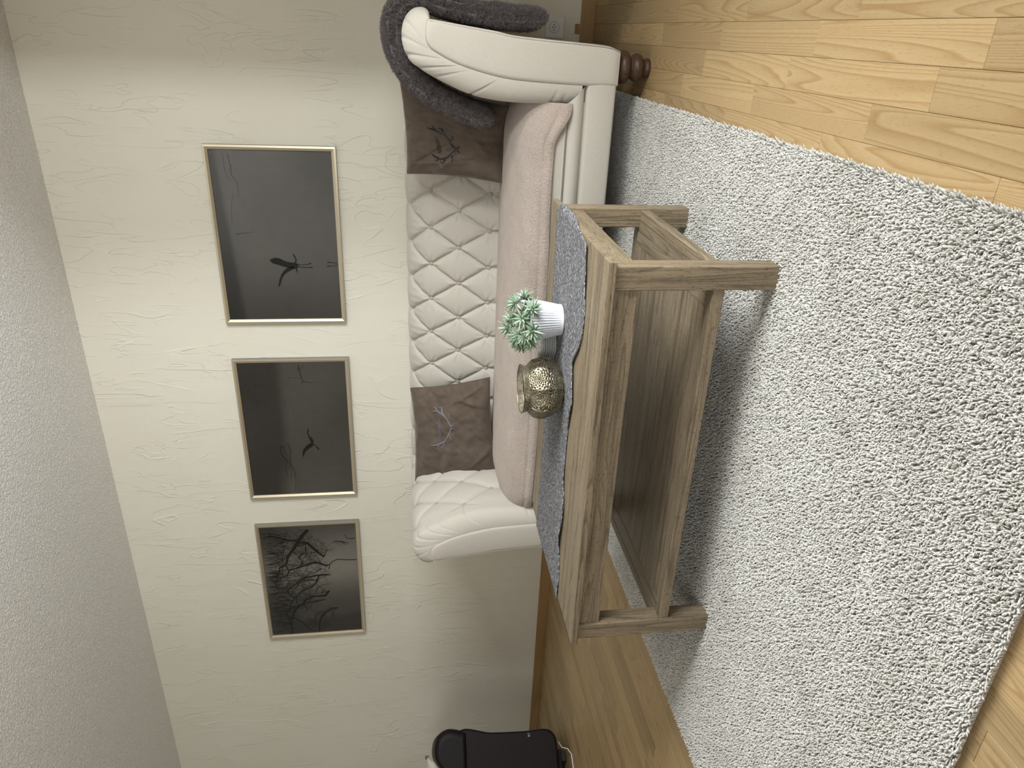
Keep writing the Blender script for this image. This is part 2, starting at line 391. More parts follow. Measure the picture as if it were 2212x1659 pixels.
# ------------------------------------------------------------------ rug
def gn_instance(name, inst_obj, seed, density=None, scale=(0.8, 1.2), tilt=0.35, quarter=False):
    """geometry nodes: instance a small clump on the points / faces of the host mesh"""
    g = bpy.data.node_groups.new(name, 'GeometryNodeTree')
    g.interface.new_socket('Geometry', in_out='INPUT', socket_type='NodeSocketGeometry')
    g.interface.new_socket('Geometry', in_out='OUTPUT', socket_type='NodeSocketGeometry')
    N, L = g.nodes, g.links
    gi, go = N.new('NodeGroupInput'), N.new('NodeGroupOutput')
    oi = N.new('GeometryNodeObjectInfo'); oi.inputs['Object'].default_value = inst_obj; oi.inputs['As Instance'].default_value = True
    ip = N.new('GeometryNodeInstanceOnPoints'); rv = N.new('FunctionNodeRandomValue')
    if density:
        dp = N.new('GeometryNodeDistributePointsOnFaces'); dp.inputs['Density'].default_value = density; dp.inputs['Seed'].default_value = seed
        L.new(gi.outputs[0], dp.inputs['Mesh']); L.new(dp.outputs['Points'], ip.inputs['Points'])
        rot = dp.outputs['Rotation']
        rv.data_type = 'FLOAT_VECTOR'; rv.inputs[0].default_value = (-tilt, -tilt, -PI); rv.inputs[1].default_value = (tilt, tilt, PI)
        rr_ = N.new('FunctionNodeRotateEuler'); rr_.rotation_type = 'EULER'; rr_.space = 'LOCAL'
        L.new(rot, rr_.inputs[0]); L.new(rv.outputs[0], rr_.inputs[1]); L.new(rr_.outputs[0], ip.inputs['Rotation'])
    else:
        L.new(gi.outputs[0], ip.inputs['Points'])
        rv.data_type = 'INT'; rv.inputs[4].default_value = 0; rv.inputs[5].default_value = 3; rv.inputs['Seed'].default_value = seed
        m = N.new('ShaderNodeMath'); m.operation = 'MULTIPLY'; m.inputs[1].default_value = PI/2
        cx = N.new('ShaderNodeCombineXYZ'); L.new(rv.outputs[2], m.inputs[0]); L.new(m.outputs[0], cx.inputs[2]); L.new(cx.outputs[0], ip.inputs['Rotation'])
        L.new(ip.outputs[0], go.inputs[0])
    if density: L.new(ip.outputs[0], go.inputs[0])
    L.new(oi.outputs['Geometry'], ip.inputs['Instance'])
    rs = N.new('FunctionNodeRandomValue'); rs.data_type = 'FLOAT'; rs.inputs[2].default_value = scale[0]; rs.inputs[3].default_value = scale[1]; rs.inputs['Seed'].default_value = seed+1
    if not quarter: L.new(rs.outputs[1], ip.inputs['Scale'])
    return g
def tuft_patch(size, spacing, h0, h1, rad, lean, seed, tipw=0.55, jitter=0.45, fringe=False):
    rs = np.random.RandomState(seed); V, Fc = [], []; n = int(round(size/spacing))
    for i in range(n):
        for j in range(n):
            x = (i+0.5+rs.uniform(-jitter, jitter))*spacing-size/2; y = (j+0.5+rs.uniform(-jitter, jitter))*spacing-size/2
            h = rs.uniform(h0, h1); a = rs.uniform(0, 2*PI); l = rs.uniform(0.1, lean); r0 = rad*rs.uniform(0.8, 1.25); tw = rs.uniform(0, PI)
            if fringe and max(abs(x), abs(y)) > size/2-0.007: a = math.atan2(y*abs(y), x*abs(x))+rs.uniform(-.6, .6); l = rs.uniform(0.2, 0.8)
            b = len(V)
            for kk, (t, rr_) in enumerate(((0.0, 0.75), (0.4, 1.0), (0.8, 0.9*tipw+0.3), (1.0, 0.25))):
                ox = x+math.cos(a)*l*h*t*t; oy = y+math.sin(a)*l*h*t*t; z = h*t*(1-0.25*l*t)
                for q in range(4):
                    an = tw+q*PI/2+t*1.6
                    V.append((ox+math.cos(an)*r0*rr_, oy+math.sin(an)*r0*rr_, z))
            for kk in range(3):
                for q in range(4): Fc.append((b+kk*4+q, b+kk*4+(q+1) % 4, b+kk*4+4+(q+1) % 4, b+kk*4+4+q))
            Fc.append((b+12, b+13, b+14, b+15))
    return mesh('tuft_patch', V, Fc, True)
x0, x1, y0, y1 = RUG
rug = thing('rug', ((x0+x1)/2, (y0+y1)/2, 0), 'light grey deep pile rug under the wooden coffee table', 'rug')
box('rug_backing', (x0+0.004, y0+0.004, 0.0), (x1-0.004, y1, 0.011), plain('rug_jute', (0.33, 0.30, 0.26), 0.95), rug, 0.003)
NX, NY = 18, 26; sx, sy = (x1-x0)/NX, (y1-y0)/NY
patch = bpy.data.objects.new('tuft_patch', tuft_patch(max(sx, sy), 0.0040, 0.013, 0.0185, 0.0023, 0.6, 3, fringe=True)); patch.data.materials.append(M_rug)
pts = [(x0+sx*(i+0.5), y0+sy*(j+0.5), 0.008) for i in range(NX) for j in range(NY)]
pile = put('pile', mesh('pile', pts, []), M_rug, rug, 'stuff')
mod = pile.modifiers.new('pile', 'NODES'); mod.node_group = gn_instance('rug_pile', patch, 5, quarter=True)

# ------------------------------------------------------------------ coffee table
TX0, TX1, TY0, TY1, TZ = -1.585, -0.450, -2.126, -1.452, 0.433
tb = thing('coffee_table', (-1.02, -1.79, 0), 'weathered oak coffee table with a lower shelf standing on the grey rug', 'coffee table')
n_b = 4; wb = (TY1-TY0)/n_b
bm = bmesh.new()
for i in range(n_b):
    o = box('plank', (TX0, TY0+i*wb+(0.0004 if i else 0), TZ-0.019), (TX1, TY0+(i+1)*wb-(0.0004 if i < n_b-1 else 0), TZ), M_tx, tb, 0.0018)
LX = ((-1.577, -1.524), (-0.521, -0.463)); LY = ((-2.113, -2.060), (-1.515, -1.462))
for a in LX:
    for b in LY:
        box('leg', (a[0], b[0], 0.012), (a[1], b[1], TZ-0.0192), M_tz, tb, 0.003)
zt = TZ-0.0195
box('apron', (LX[0][1], -2.106, 0.351), (LX[1][0], -2.084, zt), M_tx, tb, 0.002)
box('apron', (LX[0][1], -1.490, 0.351), (LX[1][0], -1.468, zt), M_tx, tb, 0.002)
box('apron', (-0.492, -2.060, 0.351), (-0.470, -1.515, zt), M_ty, tb, 0.002)
box('apron', (-1.570, -2.060, 0.351), (-1.548, -1.515, zt), M_ty, tb, 0.002)
# lower shelf: a frame of four boards around planks laid lengthwise
SZ0, SZ1 = 0.144, 0.172
box('shelf_rail', (LX[0][1], -2.108, SZ0), (LX[1][0], -2.078, SZ1), M_tx, tb, 0.002)
box('shelf_rail', (LX[0][1], -1.497, SZ0), (LX[1][0], -1.467, SZ1), M_tx, tb, 0.002)
box('shelf_rail', (-0.498, -2.060, SZ0), (-0.468, -1.515, SZ1), M_ty, tb, 0.002)
box('shelf_rail', (-1.572, -2.060, SZ0), (-1.542, -1.515, SZ1), M_ty, tb, 0.002)
box('shelf_board', (-0.575, -2.0775, SZ0+0.006), (-0.4985, -1.4975, SZ1-0.001), M_ty, tb, 0.001)
box('shelf_board', (-1.5415, -2.0775, SZ0+0.006), (-1.485, -1.4975, SZ1-0.001), M_ty, tb, 0.001)
box('shelf_board', (-1.4845, -1.555, SZ0+0.006), (-0.5755, -1.4975, SZ1-0.001), M_tx, tb, 0.001)
yy = [-2.0775, -1.974, -1.869, -1.765, -1.660, -1.5555]
for i in range(5): box('shelf_plank', (-1.4845, yy[i]+0.0004, SZ0+0.006), (-0.5755, yy[i+1]-0.0004, SZ1-0.002), M_tx, tb, 0.0012)
# runner
def mat_felt():
    n = NT('grey_wool_felt', 0.95, 0.1); co = n.co()
    a = n.noise(n.vmap(co, (120, 330, 300)), 1, 2, 0.7); b = n.noise(n.vmap(co, (55, 420, 200), (3, 1, 2)), 1, 3, 0.6)
    c = n.ramp(n.math('ADD', n.math('MULTIPLY', a, 0.6), n.math('MULTIPLY', b, 0.4)), [(0.42, (0.022, 0.022, 0.025)), (0.49, (0.10, 0.098, 0.106)), (0.56, (0.22, 0.216, 0.226)), (0.63, (0.60, 0.59, 0.60))])
    n.base(c); n.bump(a, 0.0012, 0.7); n.b.inputs['Sheen Weight'].default_value = 0.03; n.b.inputs['Specular IOR Level'].default_value = 0.05; return n.m
rt = NT('x', 0.9); bpy.data.materials.remove(rt.m)
nu, nv = 260, 40; P = np.zeros((nu, nv, 3))
rk = catmull([(-1.60, -1.932), (-1.50, -1.925), (-1.40, -1.905), (-1.28, -1.920), (-1.177, -1.893), (-1.08, -1.885), (-1.0, -1.892), (-0.907, -1.917), (-0.85, -1.900), (-0.80, -1.889), (-0.73, -1.940), (-0.65, -1.960), (-0.56, -1.948), (-0.475, -1.935), (-0.40, -1.93)], 200)[0]; RXs, RYs = rk[:, 0], rk[:, 1]
for i in range(nu):
    u = i/(nu-1); x = TX0-0.006+(TX1+0.016-TX0+0.006)*u
    yn = float(np.interp(x, RXs, RYs))
    yf = -1.553+0.006*math.sin(x*11)
    if x > -0.50: yf -= 0.0; 
    xe = x
    for j in range(nv):
        v = j/(nv-1); edge = smoothstep(0.12, 0.0, v)
        lift = edge*(0.004*max(0, math.sin(x*14+1.3))+0.003*max(0, math.sin(x*31)))
        xx_ = xe-0.028*smoothstep(0.9, 1, u)*smoothstep(0.55, 0, v)-0.02*smoothstep(0.95, 1, u)*smoothstep(0.85, 1.0, v); P[i, j] = (xx_, yn+(yf-yn)*v, TZ+0.0008+lift-0.012*smoothstep(TX1-0.002, TX1+0.03, xx_))
def slab(name, P, th, mat, parent=None, flip=False):
    """give an open sheet real thickness downwards along -normal"""
    me = grid_mesh(name, P, flip=flip); o = put(name, me, mat, parent)
    md = o.modifiers.new('thickness', 'SOLIDIFY'); md.thickness = th; md.offset = 1.0; return o
M_felt = mat_felt()
o = slab('table_runner', P, 0.003, M_felt); tag(o, 'mottled grey wool felt runner lying along the coffee table top', 'table runner')
RZ = TZ+0.004

# ------------------------------------------------------------------ things on the table
def mat_pot():
    n = NT('white_washed_ceramic', 0.5, 0.4); co = n.co()
    n.base(n.mix(n.ramp(n.noise(co, 160, 3), [(0.55, 0.0), (0.75, 0.5)]), (0.56, 0.575, 0.61), (0.42, 0.40, 0.41))); n.bump(n.noise(co, 300, 2), 0.0004, 0.5); return n.m
px_, py_ = -0.742, -1.712
pot = thing('potted_plant', (px_, py_, RZ), 'green spiky succulent in a white ribbed pot on the grey runner', 'plant')
M_pot = mat_pot(); M_groove = plain('pot_groove', (0.16, 0.13, 0.13), 0.8)
n = 44; prof = [(0.0001, 0.0), (0.040, 0.0), (0.0445, 0.0015), (0.0455, 0.006), (0.0445, 0.008), (0.050, 0.040), (0.056, 0.070), (0.0615, 0.098), (0.0625, 0.101), (0.0600, 0.101), (0.057, 0.085), (0.054, 0.080), (0.0001, 0.080)]
seg = n*8; P = np.zeros((seg, len(prof), 3))
for i in range(seg):
    a = 2*PI*i/seg; q = (i % 8)/8
    for j, (rr_, z) in enumerate(prof):
        dr = 0
        if 5 <= j <= 7: dr = 0.0008-0.0022*(1 if q in (0.0, 0.125) else 0)+0.0006*math.sin(PI*max(0, (q-0.125)/0.875))
        P[i, j] = (px_+(rr_+dr)*math.cos(a), py_+(rr_+dr)*math.sin(a), RZ+z)
me = grid_mesh('pot', P, closed_u=True); po = put('pot', me, M_pot, pot)
me.materials.append(M_groove)
vi = 0
for f in me.polygons:
    idx = f.vertices[0] // len(prof); j = f.vertices[0] % len(prof)
    if idx % 8 == 0 and 4 <= j <= 7: f.material_index = 1
lathe('soil', [(0.0001, 0.083), (0.03, 0.0835), (0.054, 0.081)], plain('potting_moss', (0.05, 0.05, 0.03), 0.9), pot, (px_, py_, RZ), 24)
tube('rim_handle', [(px_+0.056, py_+0.012, RZ+0.094), (px_+0.066, py_+0.014, RZ+0.106), (px_+0.072, py_+0.010, RZ+0.120), (px_+0.068, py_+0.0, RZ+0.130), (px_+0.060, py_-0.006, RZ+0.124), (px_+0.055, py_-0.006, RZ+0.100)], 0.0058, M_pot, pot, 10)
def mat_leaf():
    n = NT('succulent_green', 0.45, 0.4); g = n.node('ShaderNodeNewGeometry')
    rnd = g.outputs['Random Per Island']
    c = n.ramp(rnd, [(0.0, (0.11, 0.19, 0.105)), (0.4, (0.22, 0.32, 0.20)), (0.7, (0.33, 0.42, 0.34)), (1.0, (0.40, 0.48, 0.24))])
    n.base(c); n.b.inputs['Sheen Weight'].default_value = 0.15; return n.m
M_leaf = mat_leaf()
rs = np.random.RandomState(11)
def rosette_mesh(seed, nleaf=22, L=0.040):
    rs = np.random.RandomState(seed); V, Fc = [], []
    for i in range(nleaf):
        az = i*2.39996+rs.uniform(-.2, .2); el = PI/2*(0.12+0.80*((i+0.5)/nleaf)**0.8); el = PI/2-el*1.05   # inner leaves upright
        el = PI/2*(1-((i+0.3)/nleaf)**0.75)*0.95+rs.uniform(-.1, .1)-0.05
        ln = L*(0.75+0.35*((i+1)/nleaf))*rs.uniform(0.85, 1.15); w = 0.0030*rs.uniform(0.85, 1.2); bend = rs.uniform(-0.35, 0.25)
        base = len(V); p = Vector((0, 0, 0)); segs = 6
        for k in range(segs+1):
            t = k/segs; e = el+bend*t; dvec = Vector((math.cos(az)*math.cos(e), math.sin(az)*math.cos(e), math.sin(e)))
            side = Vector((-math.sin(az), math.cos(az), 0)); upv = dvec.cross(side)*-1
            ww = w*(0.55+1.1*math.sin(PI*min(1, t*0.9+0.12)))*(1-t**3)+0.0002; th = ww*0.45
            for q, (a, b) in enumerate(((1, 0), (0, 0.35), (-1, 0), (0, -1))):
                V.append(tuple(p+side*ww*a+upv*th*b))
            p = p+dvec*(ln/segs)
        for k in range(segs):
            for q in range(4): Fc.append((base+k*4+q, base+k*4+(q+1) % 4, base+k*4+4+(q+1) % 4, base+k*4+4+q))
        Fc.append(tuple(base+segs*4+q for q in range(4)))
    return mesh('leaf_rosette', V, Fc, True)
ros = [rosette_mesh(s, nl) for s, nl in ((1, 24), (2, 20), (3, 26))]
# world aims of the heads, seen against the pot: crown spills over the rim on the left and right
heads = [(0.055, -0.012, 0.150, (0.5, -0.2, 1)), (0.020, -0.045, 0.135, (0.1, -0.8, .8)), (0.0, 0.005, 0.155, (0, 0, 1)), (-0.035, -0.030, 0.140, (-.3, -.5, 1)),
         (-0.035, 0.030, 0.160, (-.4, .3, 1)), (-0.062, -0.015, 0.112, (-1, -.4, .4)), (0.030, 0.040, 0.140, (.4, .5, 1)), (-0.010, -0.060, 0.108, (-.1, -1, .3)),
         (0.048, -0.042, 0.108, (.7, -.8, .2)), (-0.048, -0.048, 0.110, (-.7, -.8, .3)), (0.01, -0.02, 0.120, (0, -0.4, 1)), (-0.078, 0.012, 0.125, (-1, 0, .6)), (-0.03, -0.055, 0.125, (-.4, -1, .6)), (-0.005, 0.02, 0.13, (0, .6, .8)), (0.062, 0.01, 0.12, (1, 0, .6)), (-0.06, 0.0, 0.14, (-.8, -.3, .8))]
M_stem = plain('succulent_stem', (0.14, 0.17, 0.07), 0.6)
for i, (hx, hy, hz, dr) in enumerate(heads):
    o = bpy.data.objects.new('leaf_rosette', ros[i % 3]); C.objects.link(o)
    if not ros[i % 3].materials: ros[i % 3].materials.append(M_leaf)
    o.location = (px_+hx*1.0, py_+hy*1.0, RZ+hz-0.012)
    q = Vector(dr).normalized().to_track_quat('Z', 'Y'); o.rotation_euler = (q @ Euler((0, 0, rs.uniform(0, 6))).to_quaternion()).to_euler()
    sc_ = rs.uniform(0.85, 1.12); o.scale = (sc_,)*3; attach(o, pot)
    b = Vector((px_+hx*0.35, py_+hy*0.35, RZ+0.082)); e = o.location
    tube('stem', [b, b.lerp(Vector(e), 0.5)+Vector((0, 0, 0.012)), Vector(e)], [0.003, 0.0026, 0.0022], M_stem, pot, 6)

# lantern: hammered, faceted, pierced metal
def mat_lantern():
    n = NT('antique_pierced_metal', 0.36, 0.5); n.b.inputs['Metallic'].default_value = 0.9
    uv = n.node('ShaderNodeUVMap').outputs[0]
    sep = n.node('ShaderNodeSeparateXYZ'); n.link(uv, sep.inputs[0])
    u, v = sep.outputs[0], sep.outputs[1]
    fu = n.math('SUBTRACT', n.math('FRACT', u), 0.5); fv = n.math('SUBTRACT', n.math('FRACT', v), 0.5)
    rad = n.math('SQRT', n.math('ADD', n.math('MULTIPLY', fu, fu), n.math('MULTIPLY', fv, fv)))
    ang = n.math('ARCTAN2', fv, fu)
    petals = n.math('COSINE', n.math('MULTIPLY', ang, 12.0)); rings = n.math('SINE', n.math('MULTIPLY', rad, 46.0))
    pat = n.math('MULTIPLY', petals, rings)
    hole = n.ramp(pat, [(0.42, 0.0), (0.56, 1.0)])
    dots = n.node('ShaderNodeTexVoronoi'); n.link(n.vmap(uv, (7, 7, 7)), dots.inputs['Vector']); dots.inputs['Scale'].default_value = 1.0; dots.inputs['Randomness'].default_value = 0.25
    dh = n.ramp(dots.outputs['Distance'], [(0.20, 1.0), (0.30, 0.0)])
    inmed = n.ramp(rad, [(0.44, 1.0), (0.48, 0.0)])
    holes = n.mix(inmed, dh, hole)
    tarn = n.noise(n.co(), 60, 3)
    c = n.mix(n.ramp(tarn, [(0.35, 0.0), (0.65, 1.0)]), (0.21, 0.175, 0.10), (0.46, 0.43, 0.34))
    c = n.mix(n.ramp(pat, [(0.12, 0.0), (0.30, 0.92)]), c, (0.035, 0.025, 0.012)); n.base(c)
    n.bump(n.math('ADD', n.math('MULTIPLY', pat, 0.5), n.math('MULTIPLY', rings, 0.3)), 0.0012, 0.9)
    tr = n.node('ShaderNodeBsdfTransparent'); mx = n.node('ShaderNodeMixShader')
    hf = n.math('MULTIPLY', n.node('ShaderNodeRGBToBW').outputs[0], 1.0)
    bw = [x for x in n.n if x.type == 'RGBTOBW'][0]; n.link(holes, bw.inputs[0])
    n.link(hf, mx.inputs[0]); n.link(n.b.outputs[0], mx.inputs[1]); n.link(tr.outputs[0], mx.inputs[2])
    n.link(mx.outputs[0], n.n['Material Output'].inputs['Surface'])
    return n.m
M_lan = mat_lantern(); M_rim = NT('tarnished_rim', 0.35); M_rim.base((0.42, 0.37, 0.25)); M_rim.b.inputs['Metallic'].default_value = 1.0; M_rim = M_rim.m
lx, ly = -0.935, -1.765
lan = thing('lantern', (lx, ly, RZ), 'faceted pierced metal lantern beside the potted succulent', 'lantern')
prof, _ = catmull([(0.050, 0.001), (0.063, 0.006), (0.077, 0.024), (0.0865, 0.052), (0.084, 0.078), (0.073, 0.096), (0.0665, 0.102)], 40)
NF = 8; seg = NF*12; V, Fc, UV = [], [], []
Pn = np.zeros((seg+1, len(prof), 3)); uvs = np.zeros((seg+1, len(prof), 2))
for i in range(seg+1):
    a = 2*PI*i/seg+0.40; fa = ((i % 12)/12-0.5)*2*PI/NF; k = math.cos(PI/NF)/math.cos(fa); 
    for j in range(len(prof)):
        t = j/(len(prof)-1); blend = smoothstep(0, 0.12, t)*smoothstep(1.0, 0.85, t); kk = 1+(k*1.03-1)*blend
        Pn[i, j] = (lx+prof[j][0]*kk*math.cos(a), ly+prof[j][0]*kk*math.sin(a), RZ+prof[j][1]); uvs[i, j] = (i/12*1.0, t*2.0)
def uv_grid(name, P, uvs, mat, parent):
    v, f = grid(P); me = mesh(name, v, f, True); lay = me.uv_layers.new(name='UVMap'); fl = uvs.reshape(-1, 2)
    li = np.zeros(len(me.loops), int); me.loops.foreach_get('vertex_index', li)
    lay.data.foreach_set('uv', fl[li].ravel()); return put(name, me, mat, parent)
ob_ = uv_grid('pierced_body', Pn, uvs, M_lan, lan); ob_.data.set_sharp_from_angle(angle=0.4)
rp = [(0.0662, 0.101), (0.0672, 0.1035), (0.070, 0.113), (0.0715, 0.118)]
Pr = np.zeros((97, 8, 3)); ur = np.zeros((97, 8, 2)); pr, _ = catmull(rp, 8)
for i in range(97):
    a = 2*PI*i/96
    for j in range(8): Pr[i, j] = (lx+pr[j][0]*math.cos(a), ly+pr[j][0]*math.sin(a), RZ+pr[j][1]); ur[i, j] = (i/96*22, j/7*0.9)
uv_grid('pierced_collar', Pr, ur, M_lan, lan)
def torus(name, c, R, r_, mat, parent, n=72, m=8):
    P = np.zeros((n, m+1, 3))
    for i in range(n):
        for j in range(m+1):
            a, b = 2*PI*i/n, 2*PI*j/m; P[i, j] = (c[0]+(R+r_*math.cos(b))*math.cos(a), c[1]+(R+r_*math.cos(b))*math.sin(a), c[2]+r_*math.sin(b))
    return put(name, grid_mesh(name, P, closed_u=True), mat, parent)
torus('rim_ring', (lx, ly, RZ+0.1185), 0.0718, 0.0013, M_rim, lan)
torus('neck_ring', (lx, ly, RZ+0.1015), 0.0668, 0.0012, M_rim, lan)
torus('foot_ring', (lx, ly, RZ+0.0022), 0.052, 0.0022, M_rim, lan)
for i in range(NF):
    pts_ = []
    for j in range(2, 38, 2):
        a = 2*PI*(i*12)/seg+0.40; t = j/39; blend = smoothstep(0, 0.12, t)*smoothstep(1.0, 0.85, t); kk = 1+0.03*blend
        pts_.append((lx+prof[j][0]*kk*math.cos(a), ly+prof[j][0]*kk*math.sin(a), RZ+prof[j][1]))
    tube('facet_seam', pts_, 0.0006, M_rim, lan, 5)
lathe('base_plate', [(0.0001, 0.0005), (0.052, 0.0005), (0.052, 0.002), (0.0001, 0.002)], M_rim, lan, (lx, ly, RZ), 40)

# coasters behind
M_coast = NT('grey_rubber', 0.55, 0.4); M_coast.base((0.36, 0.37, 0.36)); M_coast = M_coast.m
def mat_marble():
    n = NT('white_marble', 0.3, 0.5); co = n.co()
    v = n.noise(n.vmap(co, (22, 22, 45)), 1, 4, 0.6, 2.5); dd = n.math('ABSOLUTE', n.math('SUBTRACT', v, 0.5))
    n.base(n.ramp(dd, [(0.0, (0.40, 0.38, 0.34)), (0.03, (0.63, 0.61, 0.56)), (0.12, (0.78, 0.77, 0.73))])); return n.m
M_marb = mat_marble()
cx_, cy_ = -0.848, -1.625
zc = RZ
for i in range(6):
    h = 0.0082
    o = lathe('coaster', [(0.0001, 0.0006), (0.046, 0.0006), (0.049, 0.002), (0.0497, 0.0038), (0.049, 0.0062), (0.046, 0.0072), (0.0001, 0.0072)], M_coast, None, (0, 0, 0), 56)
    o.location = (cx_+rs.uniform(-.0012, .0012), cy_+rs.uniform(-.0012, .0012), zc-0.0006)
    nm = ['lowest grey round coaster resting on the felt runner in the stack behind the lantern', 'second grey round coaster from the bottom of the stack behind the lantern', 'third grey round coaster from the bottom of the stack behind the lantern',
          'fourth grey round coaster from the bottom of the stack behind the lantern', 'fifth grey round coaster from the bottom of the stack behind the lantern', 'topmost grey round coaster, directly under the marble disc'][i]
    tag(o, nm, 'coaster', 'grey coasters stacked behind the lantern'); zc += 0.0067
o = lathe('marble_disc', [(0.0001, 0.0), (0.048, 0.0), (0.050, 0.002), (0.0505, 0.0085), (0.0505, 0.0135), (0.049, 0.0155), (0.0001, 0.0155)], M_marb, None, (0, 0, 0), 56)
o.location = (cx_, cy_, zc); tag(o, 'white veined marble disc lying on top of the grey coasters', 'marble disc')

# ------------------------------------------------------------------ pictures
M_alu = NT('champagne_frame', 0.33, 0.5); M_alu.base((0.66, 0.585, 0.44)); M_alu.b.inputs['Metallic'].default_value = 0.75
M_alu.bump(M_alu.noise(M_alu.vmap(M_alu.co(), (60, 60, 60)), 1, 2), 0.0003, 0.3); M_alu = M_alu.m
M_aluside = plain('frame_side_grey', (0.26, 0.27, 0.25), 0.45, 0.5, 0.5)
def mat_print(name):
    n = NT(name, 0.55, 0.3); at = n.node('ShaderNodeVertexColor'); at.layer_name = 'ink'
    nz = n.noise(n.vmap(n.co(), (18, 18, 18)), 1, 5, 0.7)
    n.base(n.mix(0.28, at.outputs[0], n.mix(nz, (0.0, 0.0, 0.0), at.outputs[0]), 'MIX')); return n.m
M_print = mat_print('matt_photo_print')
def mat_ink(name, col): return plain(name, col, 0.6, 0.2)
ZP0, ZP1 = 1.193, 1.790
def frame_pic(x0, x1, label, ink, marks):
    t = thing('framed_picture', ((x0+x1)/2, 0, ZP0), label, 'picture', 'framed pictures above the sofa')
    fw, fd = 0.021, 0.022
    A = [(x0, ZP0), (x1, ZP0), (x1, ZP1), (x0, ZP1)]; B = [(x0+fw, ZP0+fw), (x1-fw, ZP0+fw), (x1-fw, ZP1-fw), (x0+fw, ZP1-fw)]
    B2 = [(x0+fw*.45, ZP0+fw*.45), (x1-fw*.45, ZP0+fw*.45), (x1-fw*.45, ZP1-fw*.45), (x0+fw*.45, ZP1-fw*.45)]
    for i in range(4):                                     # four mitred bars
        j = (i+1) % 4; e = 0.0004
        prof_ = [(A, -0.0005), (A, -fd+0.002), (A, -fd), (B2, -fd-0.0008), (B, -fd+0.005), (B, -0.006)]
        V = []
        for (R, y) in prof_:
            for q in (i, j): V.append((R[q][0], y, R[q][1]))
        Fc = [(2*k, 2*k+1, 2*k+3, 2*k+2) for k in range(5)] + [tuple(range(0, 12, 2)), tuple(range(1, 12, 2))[::-1]]
        me = mesh('frame_bar', V, Fc); bmm = bmesh.new(); bmm.from_mesh(me); bmesh.ops.recalc_face_normals(bmm, faces=bmm.faces); bmm.to_mesh(me); bmm.free()
        me.materials.append(M_alu); me.materials.append(M_aluside)
        me.polygons[0].material_index = 1; me.polygons[1].material_index = 1
        put('frame_bar', me, None, t)
    n1, n2 = 70, 48; Pp = np.zeros((n1, n2, 3)); col = np.ones((n1, n2, 4))
    for i in range(n1):
        for j in range(n2):
            u, v = i/(n1-1), j/(n2-1)                      # u right, v up
            Pp[i, j] = (x0+fw*.8+(x1-x0-1.6*fw)*u, -0.009, ZP0+fw*.8+(ZP1-ZP0-1.6*fw)*v); col[i, j, :3] = ink(u, v)
    me = grid_mesh('photo_print', Pp, flip=False, smooth=False); ca = me.color_attributes.new('ink', 'FLOAT_COLOR', 'POINT'); ca.data.foreach_set('color', col.ravel())
    pr_ = put('photo_print', me, M_print, t)
    marks(pr_)
    put('glass_pane', mesh('glass_pane', [(x0+fw*.8, -0.0135, ZP0+fw*.8), (x1-fw*.8, -0.0135, ZP0+fw*.8), (x1-fw*.8, -0.0135, ZP1-fw*.8), (x0+fw*.8, -0.0135, ZP1-fw*.8)], [(0, 1, 2, 3)]), M_glass, t)
    return t
YI = [-0.0094]
def strip_mesh(lines):
    """flat printed strokes: list of (points (x,z), widths)"""
    V, Fc = [], []
    for pts_, ws in lines:
        n0 = len(V); m = len(pts_)
        for i in range(m):
            a = np.array(pts_[max(i-1, 0)]); b = np.array(pts_[min(i+1, m-1)]); tt = b-a; L_ = math.hypot(*tt) or 1; nn = (-tt[1]/L_, tt[0]/L_); w = ws[i]/2 if isinstance(ws, (list, tuple)) else ws/2
            V += [(pts_[i][0]+nn[0]*w, YI[0], pts_[i][1]+nn[1]*w), (pts_[i][0]-nn[0]*w, YI[0], pts_[i][1]-nn[1]*w)]
        for i in range(m-1): Fc.append((n0+2*i, n0+2*i+1, n0+2*i+3, n0+2*i+2))
        YI[0] -= 0.0000005
    return V, Fc
def ink_strokes(name, lines, mat, parent):
    for ln in lines:                       # every stroke is a part of its own
        V, Fc = strip_mesh([ln]); put(name, mesh(name, V, Fc), mat, parent)
def poly(name, pts_, mat, parent):
    bm = bmesh.new(); f = bm.faces.new([bm.verts.new((x, YI[0]-0.0001, z)) for x, z in pts_]); bmesh.ops.triangulate(bm, faces=[f]); from_bm(name, bm, mat, parent)

